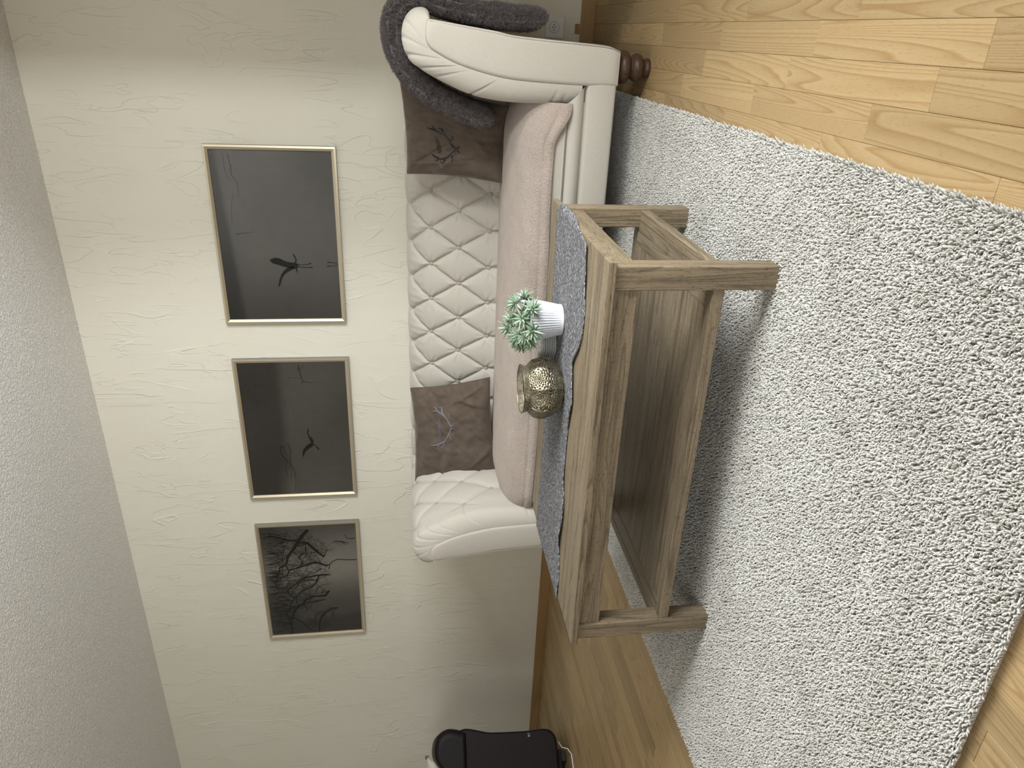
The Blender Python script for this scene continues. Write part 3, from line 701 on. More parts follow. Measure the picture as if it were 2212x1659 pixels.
# outlines of the prints and of the embroidery, in metres on the wall and in cushion coordinates
P1L = [[[[-1.0856,1.4262],[-1.061,1.4184],[-1.0409,1.4264],[-1.0275,1.4299]],[0.0096,0.0066,0.0072,0.0018]],[[[-1.0998,1.4275],[-1.1134,1.4199],[-1.1308,1.4167]],[0.0096,0.0072,0.0018]],[[[-1.0825,1.4202],[-1.0899,1.3889],[-1.0856,1.3653],[-1.0794,1.3473]],[0.0048,0.0036,0.0036,0.0072]],[[[-1.0961,1.4155],[-1.1023,1.387],[-1.1011,1.3548],[-1.1005,1.342]],[0.0048,0.0036,0.0042,0.0072]],[[[-1.0733,1.2681],[-1.0764,1.2507],[-1.0801,1.2198]],[0.0072,0.0036,0.003]],[[[-1.0955,1.2696],[-1.0937,1.2518],[-1.09,1.2204]],[0.0072,0.0036,0.003]]]
P1W = [[[-1.0642,1.548],[-1.0581,1.5388],[-1.0508,1.5181],[-1.055,1.4956],[-1.0702,1.4682],[-1.0751,1.4456],[-1.0764,1.4255],[-1.0856,1.4118],[-1.0979,1.4099],[-1.1084,1.4195],[-1.1059,1.4338],[-1.1022,1.4451],[-1.101,1.471],[-1.0886,1.5045],[-1.0782,1.5368],[-1.0703,1.5401]],[[-1.1059,1.428],[-1.1171,1.4493],[-1.1288,1.4707],[-1.1474,1.4881],[-1.1661,1.4974],[-1.1956,1.5077],[-1.2025,1.5136],[-1.1968,1.5166],[-1.1598,1.5066],[-1.135,1.4956],[-1.1133,1.4779],[-1.1022,1.4625],[-1.0948,1.4386]]]
P1F = [[[[-0.9348,1.6919],[-0.9306,1.6635],[-0.9268,1.6296],[-0.9213,1.5898]],[0.0072,0.0048,0.003,0.0012]],[[[-0.5583,1.7053],[-0.6337,1.7042],[-0.6609,1.6969],[-0.6799,1.6831]],[0.003,0.003,0.003,0.0018]],[[[-0.5579,1.6841],[-0.6332,1.6747],[-0.6497,1.6794],[-0.6878,1.657],[-0.7547,1.654]],[0.0042,0.0042,0.0036,0.0036,0.0018]],[[[-0.7466,1.6803],[-0.789,1.6936],[-0.8461,1.6989],[-0.8923,1.7023]],[0.003,0.0024,0.0024,0.0018]],[[[-0.606,1.6714],[-0.6388,1.6823],[-0.6714,1.6659]],[0.003,0.0024,0.0018]]]
P2L = [[[[-2.1113,1.4205],[-2.1023,1.4162],[-2.0886,1.4228],[-2.0727,1.4237]],[0.0087,0.0074,0.0099,0.0019]],[[[-2.1175,1.4183],[-2.1367,1.4017],[-2.1564,1.3876]],[0.0062,0.005,0.0087]],[[[-2.1204,1.4222],[-2.1418,1.4269]],[0.0112,0.0037]]]
P2W = [[[-2.0125,1.4343],[-2.0344,1.4417],[-2.0495,1.4434],[-2.077,1.4384],[-2.1017,1.4311],[-2.1142,1.4233],[-2.1085,1.414],[-2.0959,1.4219],[-2.0681,1.4326],[-2.0497,1.4373],[-2.0317,1.4338]],[[-2.1082,1.4202],[-2.1151,1.4336],[-2.1284,1.4528],[-2.1481,1.4688],[-2.1626,1.4772],[-2.2048,1.4801],[-2.1975,1.4749],[-2.1731,1.4641],[-2.1505,1.4416],[-2.1358,1.4223],[-2.1221,1.412]]]
P2F = [[[[-1.633,1.4572],[-1.6691,1.4544],[-1.7084,1.4464],[-1.73,1.4408],[-1.7386,1.4142],[-1.7375,1.367]],[0.005,0.005,0.0043,0.0043,0.0031,0.0012]],[[[-1.73,1.4408],[-1.7489,1.4512]],[0.0031,0.0019]],[[[-1.6497,1.4562],[-1.6715,1.4727]],[0.0025,0.0012]],[[[-1.6608,1.4537],[-1.6446,1.4338],[-1.6337,1.428]],[0.0025,0.0019,0.0012]],[[[-1.7095,1.5177],[-1.7095,1.4489]],[0.0012,0.0019]],[[[-2.1199,1.588],[-2.1687,1.5977],[-2.2003,1.5827],[-2.252,1.546],[-2.2905,1.5337],[-2.3352,1.5323]],[0.0062,0.0056,0.005,0.0043,0.0031,0.0012]],[[[-2.1029,1.5558],[-2.1524,1.5449],[-2.2019,1.5467],[-2.2516,1.5553],[-2.3026,1.5478],[-2.3661,1.5587]],[0.0037,0.0043,0.0037,0.0037,0.0031,0.0012]],[[[-2.2005,1.5776],[-2.2384,1.5681],[-2.2884,1.5794],[-2.3398,1.5694]],[0.0037,0.0037,0.0031,0.0019]],[[[-2.1263,1.581],[-2.1635,1.5742],[-2.2045,1.5573]],[0.0031,0.0031,0.0019]],[[[-2.252,1.546],[-2.3098,1.5302],[-2.3803,1.532],[-2.4319,1.5407]],[0.0025,0.0019,0.0019,0.0012]]]
P2B = [[[[-2.0994,1.7205],[-2.0977,1.685],[-2.1171,1.6565],[-2.1484,1.6393],[-2.171,1.6159]],[0.0025,0.0037,0.0043,0.0043,0.005]],[[[-2.0628,1.651],[-2.1003,1.6193],[-2.1379,1.5974]],[0.0019,0.0031,0.0037]],[[[-2.0994,1.7205],[-2.1325,1.7292],[-2.1576,1.7141]],[0.0025,0.0025,0.0031]],[[[-2.1711,1.7587],[-2.1805,1.6834],[-2.1677,1.6207]],[0.0019,0.0025,0.0025]],[[[-1.7355,1.7104],[-1.8037,1.6935],[-1.8605,1.7095]],[0.0025,0.0031,0.0019]],[[[-1.7359,1.6959],[-1.7037,1.6439],[-1.7359,1.5838]],[0.0019,0.0025,0.0031]]]
P3L = [[[[-2.7049,1.4927],[-2.7437,1.5272],[-2.7913,1.5554],[-2.8392,1.5838],[-2.8931,1.6226],[-2.9492,1.6375],[-2.9781,1.6794],[-3.0163,1.6855],[-3.0533,1.7102]],[0.0198,0.0211,0.0198,0.0172,0.0145,0.0119,0.0099,0.0086,0.0053]],[[[-2.7851,1.5549],[-2.7749,1.6168],[-2.7534,1.6629],[-2.7381,1.7092],[-2.753,1.7632]],[0.0145,0.0119,0.0079,0.0053,0.0026]],[[[-2.7978,1.5511],[-2.801,1.5028],[-2.8537,1.4628],[-2.8938,1.4313],[-2.9129,1.4129]],[0.0132,0.0158,0.0132,0.0106,0.0092]],[[[-2.9129,1.4129],[-2.8833,1.401],[-2.8528,1.3841]],[0.0059,0.004,0.002]],[[[-2.822,1.5142],[-2.8689,1.517],[-2.9035,1.5649],[-2.937,1.5407],[-2.9783,1.5455]],[0.0066,0.0066,0.0059,0.0053,0.0053]],[[[-2.8212,1.5725],[-2.8127,1.5134],[-2.801,1.5028]],[0.0079,0.0079,0.0066]],[[[-2.9799,1.3926],[-2.9801,1.4076],[-2.9638,1.4364],[-2.9513,1.4751],[-2.9676,1.516],[-2.9804,1.5615],[-3.0016,1.6226],[-3.0391,1.6407],[-3.062,1.6824]],[0.0066,0.0106,0.0112,0.0119,0.0106,0.0099,0.0086,0.0066,0.004]],[[[-2.9804,1.5615],[-2.9372,1.5382],[-2.9305,1.4982],[-2.8956,1.4512]],[0.0053,0.004,0.0026,0.002]],[[[-2.918,1.5391],[-2.8765,1.4989],[-2.8736,1.4496]],[0.0033,0.0026,0.002]],[[[-3.0535,1.3825],[-3.0499,1.4124],[-3.0523,1.4677],[-3.0636,1.5336],[-3.1079,1.5971],[-3.1566,1.6514]],[0.0053,0.0106,0.0119,0.0099,0.0079,0.0053]],[[[-3.1566,1.6514],[-3.2154,1.6265],[-3.2146,1.5558]],[0.0053,0.0053,0.0033]],[[[-2.9995,1.4339],[-3.0292,1.471],[-3.0359,1.5114],[-3.0726,1.5443]],[0.0066,0.0053,0.004,0.0033]],[[[-3.0599,1.4533],[-3.1235,1.4831],[-3.1446,1.5099],[-3.1638,1.5618],[-3.2137,1.6062],[-3.2519,1.6348],[-3.2987,1.644]],[0.0079,0.0086,0.0079,0.0079,0.0066,0.0053,0.0033]],[[[-3.0893,1.4554],[-3.0864,1.5354],[-3.1095,1.5773],[-3.1536,1.6061]],[0.0053,0.0059,0.0046,0.0033]],[[[-3.1768,1.4009],[-3.2153,1.4238],[-3.2162,1.4951],[-3.2389,1.5477],[-3.2713,1.5655],[-3.3081,1.6144],[-3.3747,1.6405],[-3.429,1.6556],[-3.479,1.6481],[-3.5136,1.6569]],[0.0145,0.0158,0.0119,0.0112,0.0119,0.0112,0.0099,0.0092,0.0086,0.0073]],[[[-3.3202,1.3537],[-3.3206,1.3899],[-3.3514,1.4332],[-3.3971,1.4675],[-3.4661,1.4818],[-3.5088,1.4807]],[0.0066,0.0106,0.0106,0.0099,0.0086,0.0073]],[[[-3.2456,1.4259],[-3.2545,1.4827],[-3.2717,1.5605],[-3.3042,1.6597],[-3.3446,1.6684],[-3.429,1.6556]],[0.0079,0.0073,0.0079,0.0073,0.0059,0.0033]],[[[-3.3751,1.6355],[-3.4221,1.5778],[-3.4813,1.5464],[-3.4983,1.5165]],[0.0053,0.0059,0.0053,0.0033]],[[[-3.2544,1.5235],[-3.2149,1.5103],[-3.1795,1.5328]],[0.0046,0.0033,0.002]],[[[-3.2717,1.5605],[-3.3142,1.5435],[-3.3475,1.5564]],[0.0053,0.004,0.0026]],[[[-3.2683,1.6008],[-3.2209,1.6008],[-3.1867,1.6089]],[0.0053,0.004,0.0026]],[[[-3.3427,1.4533],[-3.3667,1.4962],[-3.4147,1.505],[-3.4503,1.4999]],[0.0053,0.0046,0.0033,0.0026]],[[[-3.1931,1.4477],[-3.1614,1.4252]],[0.0059,0.004]],[[[-3.1903,1.483],[-3.1512,1.47],[-3.1275,1.433],[-3.1215,1.382]],[0.004,0.004,0.0033,0.002]],[[[-2.9516,1.6475],[-2.9814,1.6355],[-3.0207,1.6267]],[0.0066,0.0053,0.0046]],[[[-3.0165,1.683],[-3.0372,1.6653],[-2.9792,1.6648],[-2.9582,1.6457]],[0.0046,0.0033,0.004,0.0033]],[[[-2.8165,1.6423],[-2.8662,1.6469],[-2.9095,1.6583],[-2.9479,1.6545]],[0.004,0.004,0.0033,0.0026]],[[[-3.1964,1.4073],[-3.1673,1.4358],[-3.1247,1.4681]],[0.004,0.0033,0.002]],[[[-3.3164,1.3586],[-3.3421,1.3809],[-3.3901,1.3892]],[0.0046,0.0033,0.002]]]
P3F = [[[[-2.9471,1.2203],[-2.9438,1.2854],[-2.9357,1.3349],[-2.9528,1.3659],[-2.9709,1.3821],[-2.978,1.4]],[0.0066,0.0059,0.0059,0.0053,0.0059,0.0079]],[[[-2.8017,1.3511],[-2.8049,1.3021],[-2.8202,1.261]],[0.0059,0.0079,0.0033]],[[[-2.8068,1.3022],[-2.8317,1.2765]],[0.004,0.0026]],[[[-2.7532,1.2843],[-2.7854,1.2664],[-2.7852,1.2219]],[0.004,0.004,0.0066]],[[[-3.0092,1.3896],[-2.9677,1.3818]],[0.0059,0.0046]]]
AR = [[[[0.5528,0.6995],[0.5506,0.6624],[0.5494,0.6205],[0.5365,0.5821],[0.5314,0.5564],[0.5337,0.5306],[0.5152,0.5146],[0.4927,0.4985],[0.4434,0.466],[0.4126,0.4495],[0.3892,0.4329],[0.3863,0.41],[0.3974,0.3939],[0.4153,0.3829]],[0.0022,0.0032,0.0072,0.0061,0.0072,0.0087,0.0067,0.0061,0.0065,0.0069,0.0072,0.0046,0.0041,0.0026]],[[[0.556,0.6155],[0.5761,0.6296],[0.5928,0.6501]],[0.0064,0.0038,0.0012]],[[[0.5341,0.5371],[0.5573,0.5402],[0.5764,0.5528],[0.578,0.5688],[0.5762,0.5912]],[0.008,0.0055,0.0043,0.0026,0.0009]],[[[0.4653,0.4613],[0.4894,0.447],[0.5117,0.4488],[0.5264,0.4665]],[0.0067,0.0049,0.0035,0.0009]],[[[0.2671,0.6869],[0.2485,0.6433],[0.237,0.5994],[0.2325,0.569],[0.2383,0.5453],[0.2478,0.5116],[0.266,0.4948],[0.2843,0.4782],[0.3238,0.4519],[0.3527,0.4324],[0.3585,0.4128],[0.3489,0.393],[0.3363,0.3878]],[0.0014,0.0041,0.0064,0.0058,0.0052,0.0067,0.0072,0.0078,0.0072,0.0069,0.0052,0.0038,0.0023]],[[[0.2332,0.5995],[0.2155,0.6049],[0.2067,0.6203],[0.2051,0.6357]],[0.0064,0.0043,0.0026,0.0009]],[[[0.2423,0.5217],[0.215,0.5251],[0.1975,0.5388],[0.2006,0.5557],[0.2071,0.5744]],[0.0072,0.0055,0.0035,0.0023,0.0009]],[[[0.2934,0.4599],[0.2707,0.4464],[0.2477,0.4445],[0.2266,0.4543]],[0.0052,0.0038,0.0029,0.0012]]]
AL = [[[[0.7779,0.6936],[0.7806,0.6436],[0.7755,0.6095],[0.7635,0.5837],[0.7562,0.5576],[0.736,0.5286],[0.6948,0.4937],[0.6546,0.4702],[0.6158,0.4466],[0.6186,0.4277],[0.6383,0.4038]],[0.0012,0.005,0.0064,0.0053,0.0058,0.0064,0.0055,0.0061,0.0064,0.0032,0.0013]],[[[0.7871,0.6164],[0.8061,0.6342],[0.8238,0.6559]],[0.0047,0.0029,0.0009]],[[[0.7598,0.5478],[0.7855,0.5555],[0.8037,0.5656],[0.8085,0.6034]],[0.0067,0.0044,0.0026,0.0012]],[[[0.6976,0.4754],[0.7232,0.4653],[0.7449,0.4788]],[0.0032,0.0032,0.0007]],[[[0.4362,0.7163],[0.4293,0.6482],[0.4372,0.6135],[0.4528,0.5595],[0.4666,0.5359],[0.4991,0.5074],[0.5379,0.4784],[0.574,0.4571],[0.5922,0.4483],[0.5832,0.4227],[0.5617,0.3999]],[0.0013,0.0047,0.007,0.0073,0.0067,0.0044,0.0053,0.0067,0.0064,0.0029,0.0013]],[[[0.4291,0.614],[0.4048,0.6308],[0.3815,0.6589]],[0.0055,0.0032,0.0009]],[[[0.4452,0.5487],[0.4105,0.5586],[0.3974,0.5745],[0.4001,0.6008]],[0.0058,0.0035,0.0023,0.0009]],[[[0.5152,0.4762],[0.4847,0.4614],[0.4496,0.4807]],[0.0032,0.0032,0.0009]]]
TR = [[0.2894,0.5593],[0.4868,0.5756]]
TL = [[0.4888,0.5862],[0.7134,0.5766]]
QR = [[-0.563,-0.42,0.864],[-0.176,-0.4,0.889],[-0.266,-0.6,0.46],[-0.563,-0.6,0.483]]
QL = [[-2.127,-0.42,0.857],[-1.594,-0.4,0.87],[-1.469,-0.56,0.5],[-1.987,-0.58,0.456]]
M_foot = mat_wood('turned_oak', 'z', (0.085, 0.048, 0.028), (0.03, 0.017, 0.010), (0.065, 0.036, 0.021), rough=0.35, pores=0.2, rings=16, scale=3.0)
def fog(base, seed, fn):
    def f(u, v):
        n = float(vnoise(np.array(u*1.1), np.array(v*0.5), seed)); k = fn(u, v)
        c = max(0.012, base*k*(1+0.10*n)); return (c*1.03, c*0.99, c*0.92)
    return f
S_ = smoothstep
ink1 = fog(0.175, 1, lambda u, v: (1-0.45*S_(0.86+0.10*u-0.04, 0.92+0.10*u-0.04, v)-0.20*S_(0.7, 1.0, v)*S_(0.7, 0.2, u))*(1-0.22*S_(0.55, 0.0, v)*S_(0.1, 1.0, u))*(1-0.12*S_(0.3, 0.0, u)))
ink2 = fog(0.225, 2, lambda u, v: 1-0.50*S_(0.56, 0.68, v)-0.10*S_(0.25, 0.0, v)+(0.10*S_(0.3, 0.0, u)*S_(0.78, 0.62, v)*S_(0.55, 0.62, v)*5))
ink3_reflections = fog(0.50, 3, lambda u, v: (0.30+0.75*math.exp(-((u-0.62)/0.22)**2)+0.25*math.exp(-((u-0.88)/0.1)**2)*(1-v))*(1-0.25*S_(0.5, 1.0, v))*(1-0.42*S_(0.22, 0.14, u+0.1*v)*S_(0.0, 0.3, 1-v)))  # print tone, with room reflections on its glass painted in as upright light bands
I1, I1b = mat_ink('heron_ink', (0.022, 0.022, 0.020)), mat_ink('faint_twig_ink', (0.085, 0.083, 0.078))
I2, I2b, I2c = mat_ink('crane_ink', (0.035, 0.033, 0.033)), mat_ink('root_ink', (0.055, 0.048, 0.04)), mat_ink('pale_branch_ink', (0.10, 0.094, 0.085))
I3, I3b = mat_ink('branch_ink', (0.014, 0.012, 0.010)), mat_ink('soft_branch_ink', (0.050, 0.046, 0.040))
I3r = mat_ink('russet_ink', (0.04, 0.02, 0.013))
def marks1(p):
    ink_strokes('twig', P1F, I1b, p)
    for q in P1W: poly('heron_wing', q, I1, p)
    ink_strokes('heron_limb', P1L, I1, p)
def marks2(p):
    ink_strokes('pale_branch', P2B, I2c, p)
    rs = np.random.RandomState(5); ls = []
    for i in range(420):
        x = rs.uniform(-2.43, -1.63); z = rs.uniform(1.50, 1.765)
        if rs.uniform() < 0.5: x = rs.normal(-1.78, 0.08); z = rs.normal(1.70, 0.05)
        if not (-2.43 < x < -1.63 and 1.5 < z < 1.765): continue
        a = rs.uniform(0, PI); l = rs.uniform(0.004, 0.016); ls.append(([(x, z), (x+math.cos(a)*l, z+math.sin(a)*l)], rs.uniform(0.0006, 0.0018)))
    V, Fc = strip_mesh(ls); put('leaves', mesh('leaves', V, Fc), I2b, p, 'stuff')
    ink_strokes('root', P2F, I2b, p)
    for q in P2W: poly('crane_wing', q, I2, p)
    ink_strokes('crane_limb', P2L, I2, p)
def marks3(p):
    rs = np.random.RandomState(9); tw = []
    def twig(x, z, a, L_, w, dep):
        pts_ = [(x, z)]
        for k in range(4):
            a += rs.normal(0, 0.25); x += math.cos(a)*L_/4; z += math.sin(a)*L_/4; pts_.append((x, z))
        if all(-3.505 < q[0] < -2.675 and 1.217 < q[1] < 1.766 for q in pts_):
            tw.append((pts_, [w, w*.9, w*.75, w*.6, w*.4]))
            if dep > 0:
                for q in range(rs.randint(2, 4)):
                    i = rs.randint(1, 5); twig(pts_[i][0], pts_[i][1], a+rs.choice([-1, 1])*rs.uniform(0.35, 0.95), L_*0.68, w*0.6, dep-1)
    for ln in P3L:
        for i in range(len(ln[0])-1):
            a0 = math.atan2(ln[0][i+1][1]-ln[0][i][1], ln[0][i+1][0]-ln[0][i][0])
            for q in range(3):
                t = rs.uniform(); twig(ln[0][i][0]*(1-t)+ln[0][i+1][0]*t, ln[0][i][1]*(1-t)+ln[0][i+1][1]*t, PI/2*0.6+a0*0.4+rs.uniform(-1.0, 1.0), rs.uniform(0.03, 0.10), 0.0026, 2)
    V, Fc = strip_mesh(tw[:2200]); put('fine_twigs', mesh('fine_twigs', V, Fc), I3b, p, 'stuff')
    ls = []
    for i in range(260):
        x = rs.uniform(-3.50, -2.72); z = rs.uniform(1.60, 1.72); l = rs.uniform(0.03, 0.11); a = PI/2+rs.normal(0, 0.22)
        if z+l > 1.765: l = 1.765-z
        ls.append(([(x, z), (x+math.cos(a)*l*.5, z+l*.5), (x+math.cos(a)*l*0.9, z+l)], [0.0026, 0.0018, 0.0008]))
    V, Fc = strip_mesh(ls); put('upright_twigs', mesh('upright_twigs', V, Fc), I3, p, 'stuff')
    ls = []
    for i in range(46):
        cx, cz = -3.115+rs.normal(0, 0.022), 1.708+rs.normal(0, 0.016); a = rs.uniform(0, 2*PI); R_ = rs.uniform(0.008, 0.03)
        ls.append(([(cx+R_*math.cos(a+q*0.8), cz+R_*0.8*math.sin(a+q*0.8)) for q in range(5)], 0.0014))
    V, Fc = strip_mesh(ls); put('russet_tangle', mesh('russet_tangle', V, Fc), I3r, p, 'stuff')
    ink_strokes('misty_branch', P3F, I3b, p); ink_strokes('branch', P3L, I3, p)
frame_pic(-1.393, -0.517, 'rightmost framed misty photo of a large heron in flight', ink1, marks1)
frame_pic(-2.465, -1.593, 'middle framed photo of a small bird gliding past dark trees', ink2, marks2)
frame_pic(-3.531, -2.650, 'leftmost framed photo of bare tangled black branches', ink3_reflections, marks3)

# ------------------------------------------------------------------ sofa
XM = -1.0975
sofa = thing('chesterfield_sofa', (XM, -0.5, 0), 'cream linen rolled-arm sofa with buttoned back against the wall', 'sofa')
O_prof = [(-0.222, 0.25), (-0.226, 0.38), (-0.225, 0.506), (-0.210, 0.618), (-0.180, 0.706), (-0.127, 0.815), (-0.090, 0.858), (-0.032, 0.876), (0.024, 0.866), (0.056, 0.838), (0.063, 0.805), (0.052, 0.785), (0.030, 0.780)]
I_prof = [(-0.160, 0.25), (-0.156, 0.38), (-0.148, 0.506), (-0.130, 0.605), (-0.104, 0.695), (-0.075, 0.758), (-0.056, 0.785), (-0.032, 0.796), (-0.010, 0.796), (0.006, 0.795), (0.018, 0.794), (0.026, 0.790), (0.029, 0.784)]
E_prof = [(0.029, 0.784), (0.022, 0.73), (0.014, 0.668), (0.000, 0.56), (-0.010, 0.499), (-0.018, 0.38), (-0.023, 0.281), (-0.030, 0.170), (-0.044, 0.124)]
NS = 150
Oc, sO = catmull(O_prof, NS); Ic, _ = catmull(I_prof, NS)
tg = np.gradient(Oc, axis=0); tg /= np.linalg.norm(tg, axis=1)[:, None]; On = np.stack([-tg[:, 1], tg[:, 0]], 1)
def s_at_z(prof, s, z, col=1):
    k = np.argmax(prof[:, col] >= z); return s[k]
srow = [s_at_z(Oc, sO, 0.496), s_at_z(Oc, sO, 0.638), s_at_z(Oc, sO, 0.768)]
dS = (srow[2]-srow[0])/2
def tuft(a, b, du=0.0):
    sa, sb = np.abs(np.sin(PI*a)), np.abs(np.sin(PI*b))
    return 0.62*(1-np.exp(-sa/0.13))*(1-np.exp(-sb/0.13))+0.38*(sa*sb)**0.6
def lowc(a):
    sa = np.abs(np.sin(PI*a)); return 0.62*(1-np.exp(-sa/0.13))**2+0.38*sa**1.2
def arm(side):
    PY = 0.187; ys = np.r_[np.linspace(-0.05, -0.895, 190)]; th = np.linspace(0, PI/2, 14)[1:]
    NY_ = len(ys)+len(th); P = np.zeros((NS, NY_, 3))
    for j in range(NY_):
        if j < len(ys): y, f = ys[j], 0.0
        else: y, f = -0.895-0.052*math.sin(th[j-len(ys)]), 1-math.cos(th[j-len(ys)])
        b2 = Oc*(1-f)+Ic*f
        yy_ = y
        ro = 0.0935
        cu = (yy_+0.628)/PY; cv = (sO-srow[1])/(2*dS)
        a, b = cu+cv, cu-cv
        pd = tuft(a, b)
        low = lowc((yy_+0.535)/PY); w = smoothstep(srow[0]-0.002, srow[0]-0.01, sO)
        pd = pd*(1-w)+low*w
        fade = smoothstep(-0.80, -0.87, yy_)
        top = smoothstep(srow[2]+dS*1.05, srow[2]+dS*1.35, sO)
        pd = pd*(1-fade)+0.86*fade; pd = pd*(1-top)+0.85*top
        d_ = 0.026*(pd-0.86)
        # stitched crease running forward from the middle button row, and pleats round the scroll
        if yy_ < -0.79: d_ = d_-0.007*np.exp(-((sO-srow[1])/0.0045)**2)*smoothstep(-0.79, -0.83, yy_)
        if yy_ < -0.84:
            k_ = smoothstep(-0.84, -0.92, yy_)
            for q, (sp, am) in enumerate(((0.60, .006), (0.665, .008), (0.735, .008), (0.80, .006), (0.86, .005), (0.12, .006), (0.075, .004))):
                d_ = d_-am*k_*np.exp(-((sO/sO[-1]*1.0-sp-0.012*math.sin(q*2.1)*(1-k_))/0.0065)**2)
        d_ = d_*(1-f)**0.5
        P[:, j, 0] = b2[:, 0]+On[:, 0]*d_; P[:, j, 2] = b2[:, 1]+On[:, 1]*d_
        P[:, j, 1] = yy_
    if side < 0: P[:, :, 0] = 2*XM-P[:, :, 0]
    a = put('arm', grid_mesh('arm', P, flip=(side < 0)), M_linen, sofa)
    # outer side under the scroll
    Ec, sE = catmull(E_prof, 50); ny = 30; Q = np.zeros((50, ny, 3))
    for j in range(ny):
        Q[:, j, 0] = Ec[:, 0]-0.0; Q[:, j, 2] = Ec[:, 1]; Q[:, j, 1] = -0.05-0.90*j/(ny-1)
    Q[:, -1, 0] -= 0.006; Q[:, -1, 1] = -0.953
    if side < 0: Q[:, :, 0] = 2*XM-Q[:, :, 0]
    put('arm_side', grid_mesh('arm_side', Q, flip=(side > 0)), M_linen, sofa)
    # flat front panel between the seam and the outer edge, standing slightly proud
    In = np.vstack([[(-0.160, 0.124)], Ic]); n_ = 60
    Lp, _ = catmull([(-0.158, 0.124), (-0.160, 0.19)]+I_prof[:-2], n_); Rp, _ = catmull([(-0.047, 0.124), (-0.033, 0.170), (-0.025, 0.281), (-0.019, 0.38), (-0.011, 0.499), (0.000, 0.56), (0.013, 0.668), (0.021, 0.73), (0.026, 0.772), (0.028, 0.788), (0.020, 0.794)], n_)
    m_ = 22; W = np.zeros((n_, m_, 3))
    for j in range(m_):
        t = j/(m_-1); e = math.sin(PI*t)**0.28 if 0 < t < 1 else 0
        W[:, j, 0] = Lp[:, 0]*(1-t)+Rp[:, 0]*t; W[:, j, 2] = Lp[:, 1]*(1-t)+Rp[:, 1]*t
        ee = np.minimum(1, np.minimum((np.arange(n_)+0.0)/2.0, 1.0))
        W[:, j, 1] = -0.944-0.013*e*np.minimum(1, (n_-1-np.arange(n_))/4.0)**0.5*np.minimum(1, 0.3+np.arange(n_)/2)
    if side < 0: W[:, :, 0] = 2*XM-W[:, :, 0]
    put('front_panel', grid_mesh('front_panel', W, flip=(side > 0)), M_linen, sofa)
    for row, (s_, y0) in enumerate(((srow[2], -0.535), (srow[1], -0.628), (srow[0], -0.535))):
        k = int(np.argmin(abs(sO-s_)))
        for q in range(-3, 4):
            y = y0+q*PY
            if not -0.83 < y < -0.2: continue
            c = Vector((Oc[k][0], y, Oc[k][1])); nn = Vector((On[k][0], 0, On[k][1]))
            if side < 0: c.x = 2*XM-c.x; nn.x = -nn.x
            button(c-nn*0.0175, nn)
bmsh = None
def button(c, nn, r_=0.0105):
    global bmsh
    if bmsh is None:
        P = np.zeros((14, 6, 3))
        for i in range(14):
            for j, (a, z) in enumerate(((1.0, -0.6), (1.0, 0.0), (0.9, 0.35), (0.65, 0.6), (0.3, 0.72), (0.001, 0.75))):
                P[i, j] = (a*math.cos(2*PI*i/14)*r_, a*math.sin(2*PI*i/14)*r_, z*r_*0.8)
        bmsh = grid_mesh('button', P, closed_u=True); bmsh.materials.append(M_button)
    o = bpy.data.objects.new('button', bmsh); C.objects.link(o); o.location = c; o.rotation_euler = nn.to_track_quat('Z', 'Y').to_euler(); attach(o, sofa)
arm(1); arm(-1)
# buttoned back
B_prof = [(-0.405, 0.36), (-0.395, 0.43), (-0.372, 0.50), (-0.340, 0.635), (-0.300, 0.765), (-0.262, 0.820), (-0.215, 0.856), (-0.160, 0.870), (-0.105, 0.862), (-0.062, 0.832), (-0.045, 0.79), (-0.05, 0.73)]
NB = 170; Bc, sB = catmull(B_prof, NB); tg = np.gradient(Bc, axis=0); tg /= np.linalg.norm(tg, axis=1)[:, None]; Bn = np.stack([-tg[:, 1], tg[:, 0]], 1)
r0_, r1_, r2_ = s_at_z(Bc, sB, 0.500), s_at_z(Bc, sB, 0.635), s_at_z(Bc, sB, 0.765)
dB = (r2_-r0_)/2; PX = 0.1715; X0 = -0.742
xs = np.linspace(-2.13, -0.065, 560); P = np.zeros((len(xs), NB, 3))
for i, x in enumerate(xs):
    cu = (x-X0)/PX; cv = (sB-r1_)/(2*dB); a, b = cu+cv, cu-cv
    pd = tuft(a, b)
    low = lowc(cu-0.5); w = smoothstep(r0_-0.002, r0_-0.012, sB); pd = pd*(1-w)+low*w
    up = smoothstep(r2_+dB*0.9, r2_+dB*1.25, sB); fl = np.abs(np.sin(PI*cu))**0.5
    pd = pd*(1-up)+(0.55+0.4*fl)*up
    # fine pull folds that run away from the buttons
    fold = 0.0
    for (rs_, ph) in ((r0_, 0.5), (r1_, 0.0), (r2_, 0.5)):
        dx = ((cu-ph+0.5) % 1.0-0.5)*PX; ds = sB-rs_; d2 = np.sqrt(dx*dx+ds*ds)+1e-5
        ang = np.arctan2(ds, dx); fold = fold+0.0030*np.sin(ang*8+rs_*40+np.floor(cu-ph+0.5)*1.7)*np.exp(-((d2-0.028)/0.022)**2)
    rip = 0.0010*np.sin(cu*2*PI*4.5+3*np.sin(cu*2.1))*smoothstep(r2_+0.02, r2_+0.07, sB)*smoothstep(r2_+0.16, r2_+0.09, sB)
    disp = 0.027*(pd-0.80)+fold+rip
    P[i, :, 0] = x; P[i, :, 1] = Bc[:, 0]+Bn[:, 0]*disp; P[i, :, 2] = Bc[:, 1]+Bn[:, 1]*disp
put('tufted_back', grid_mesh('tufted_back', P, flip=True), M_linen, sofa)
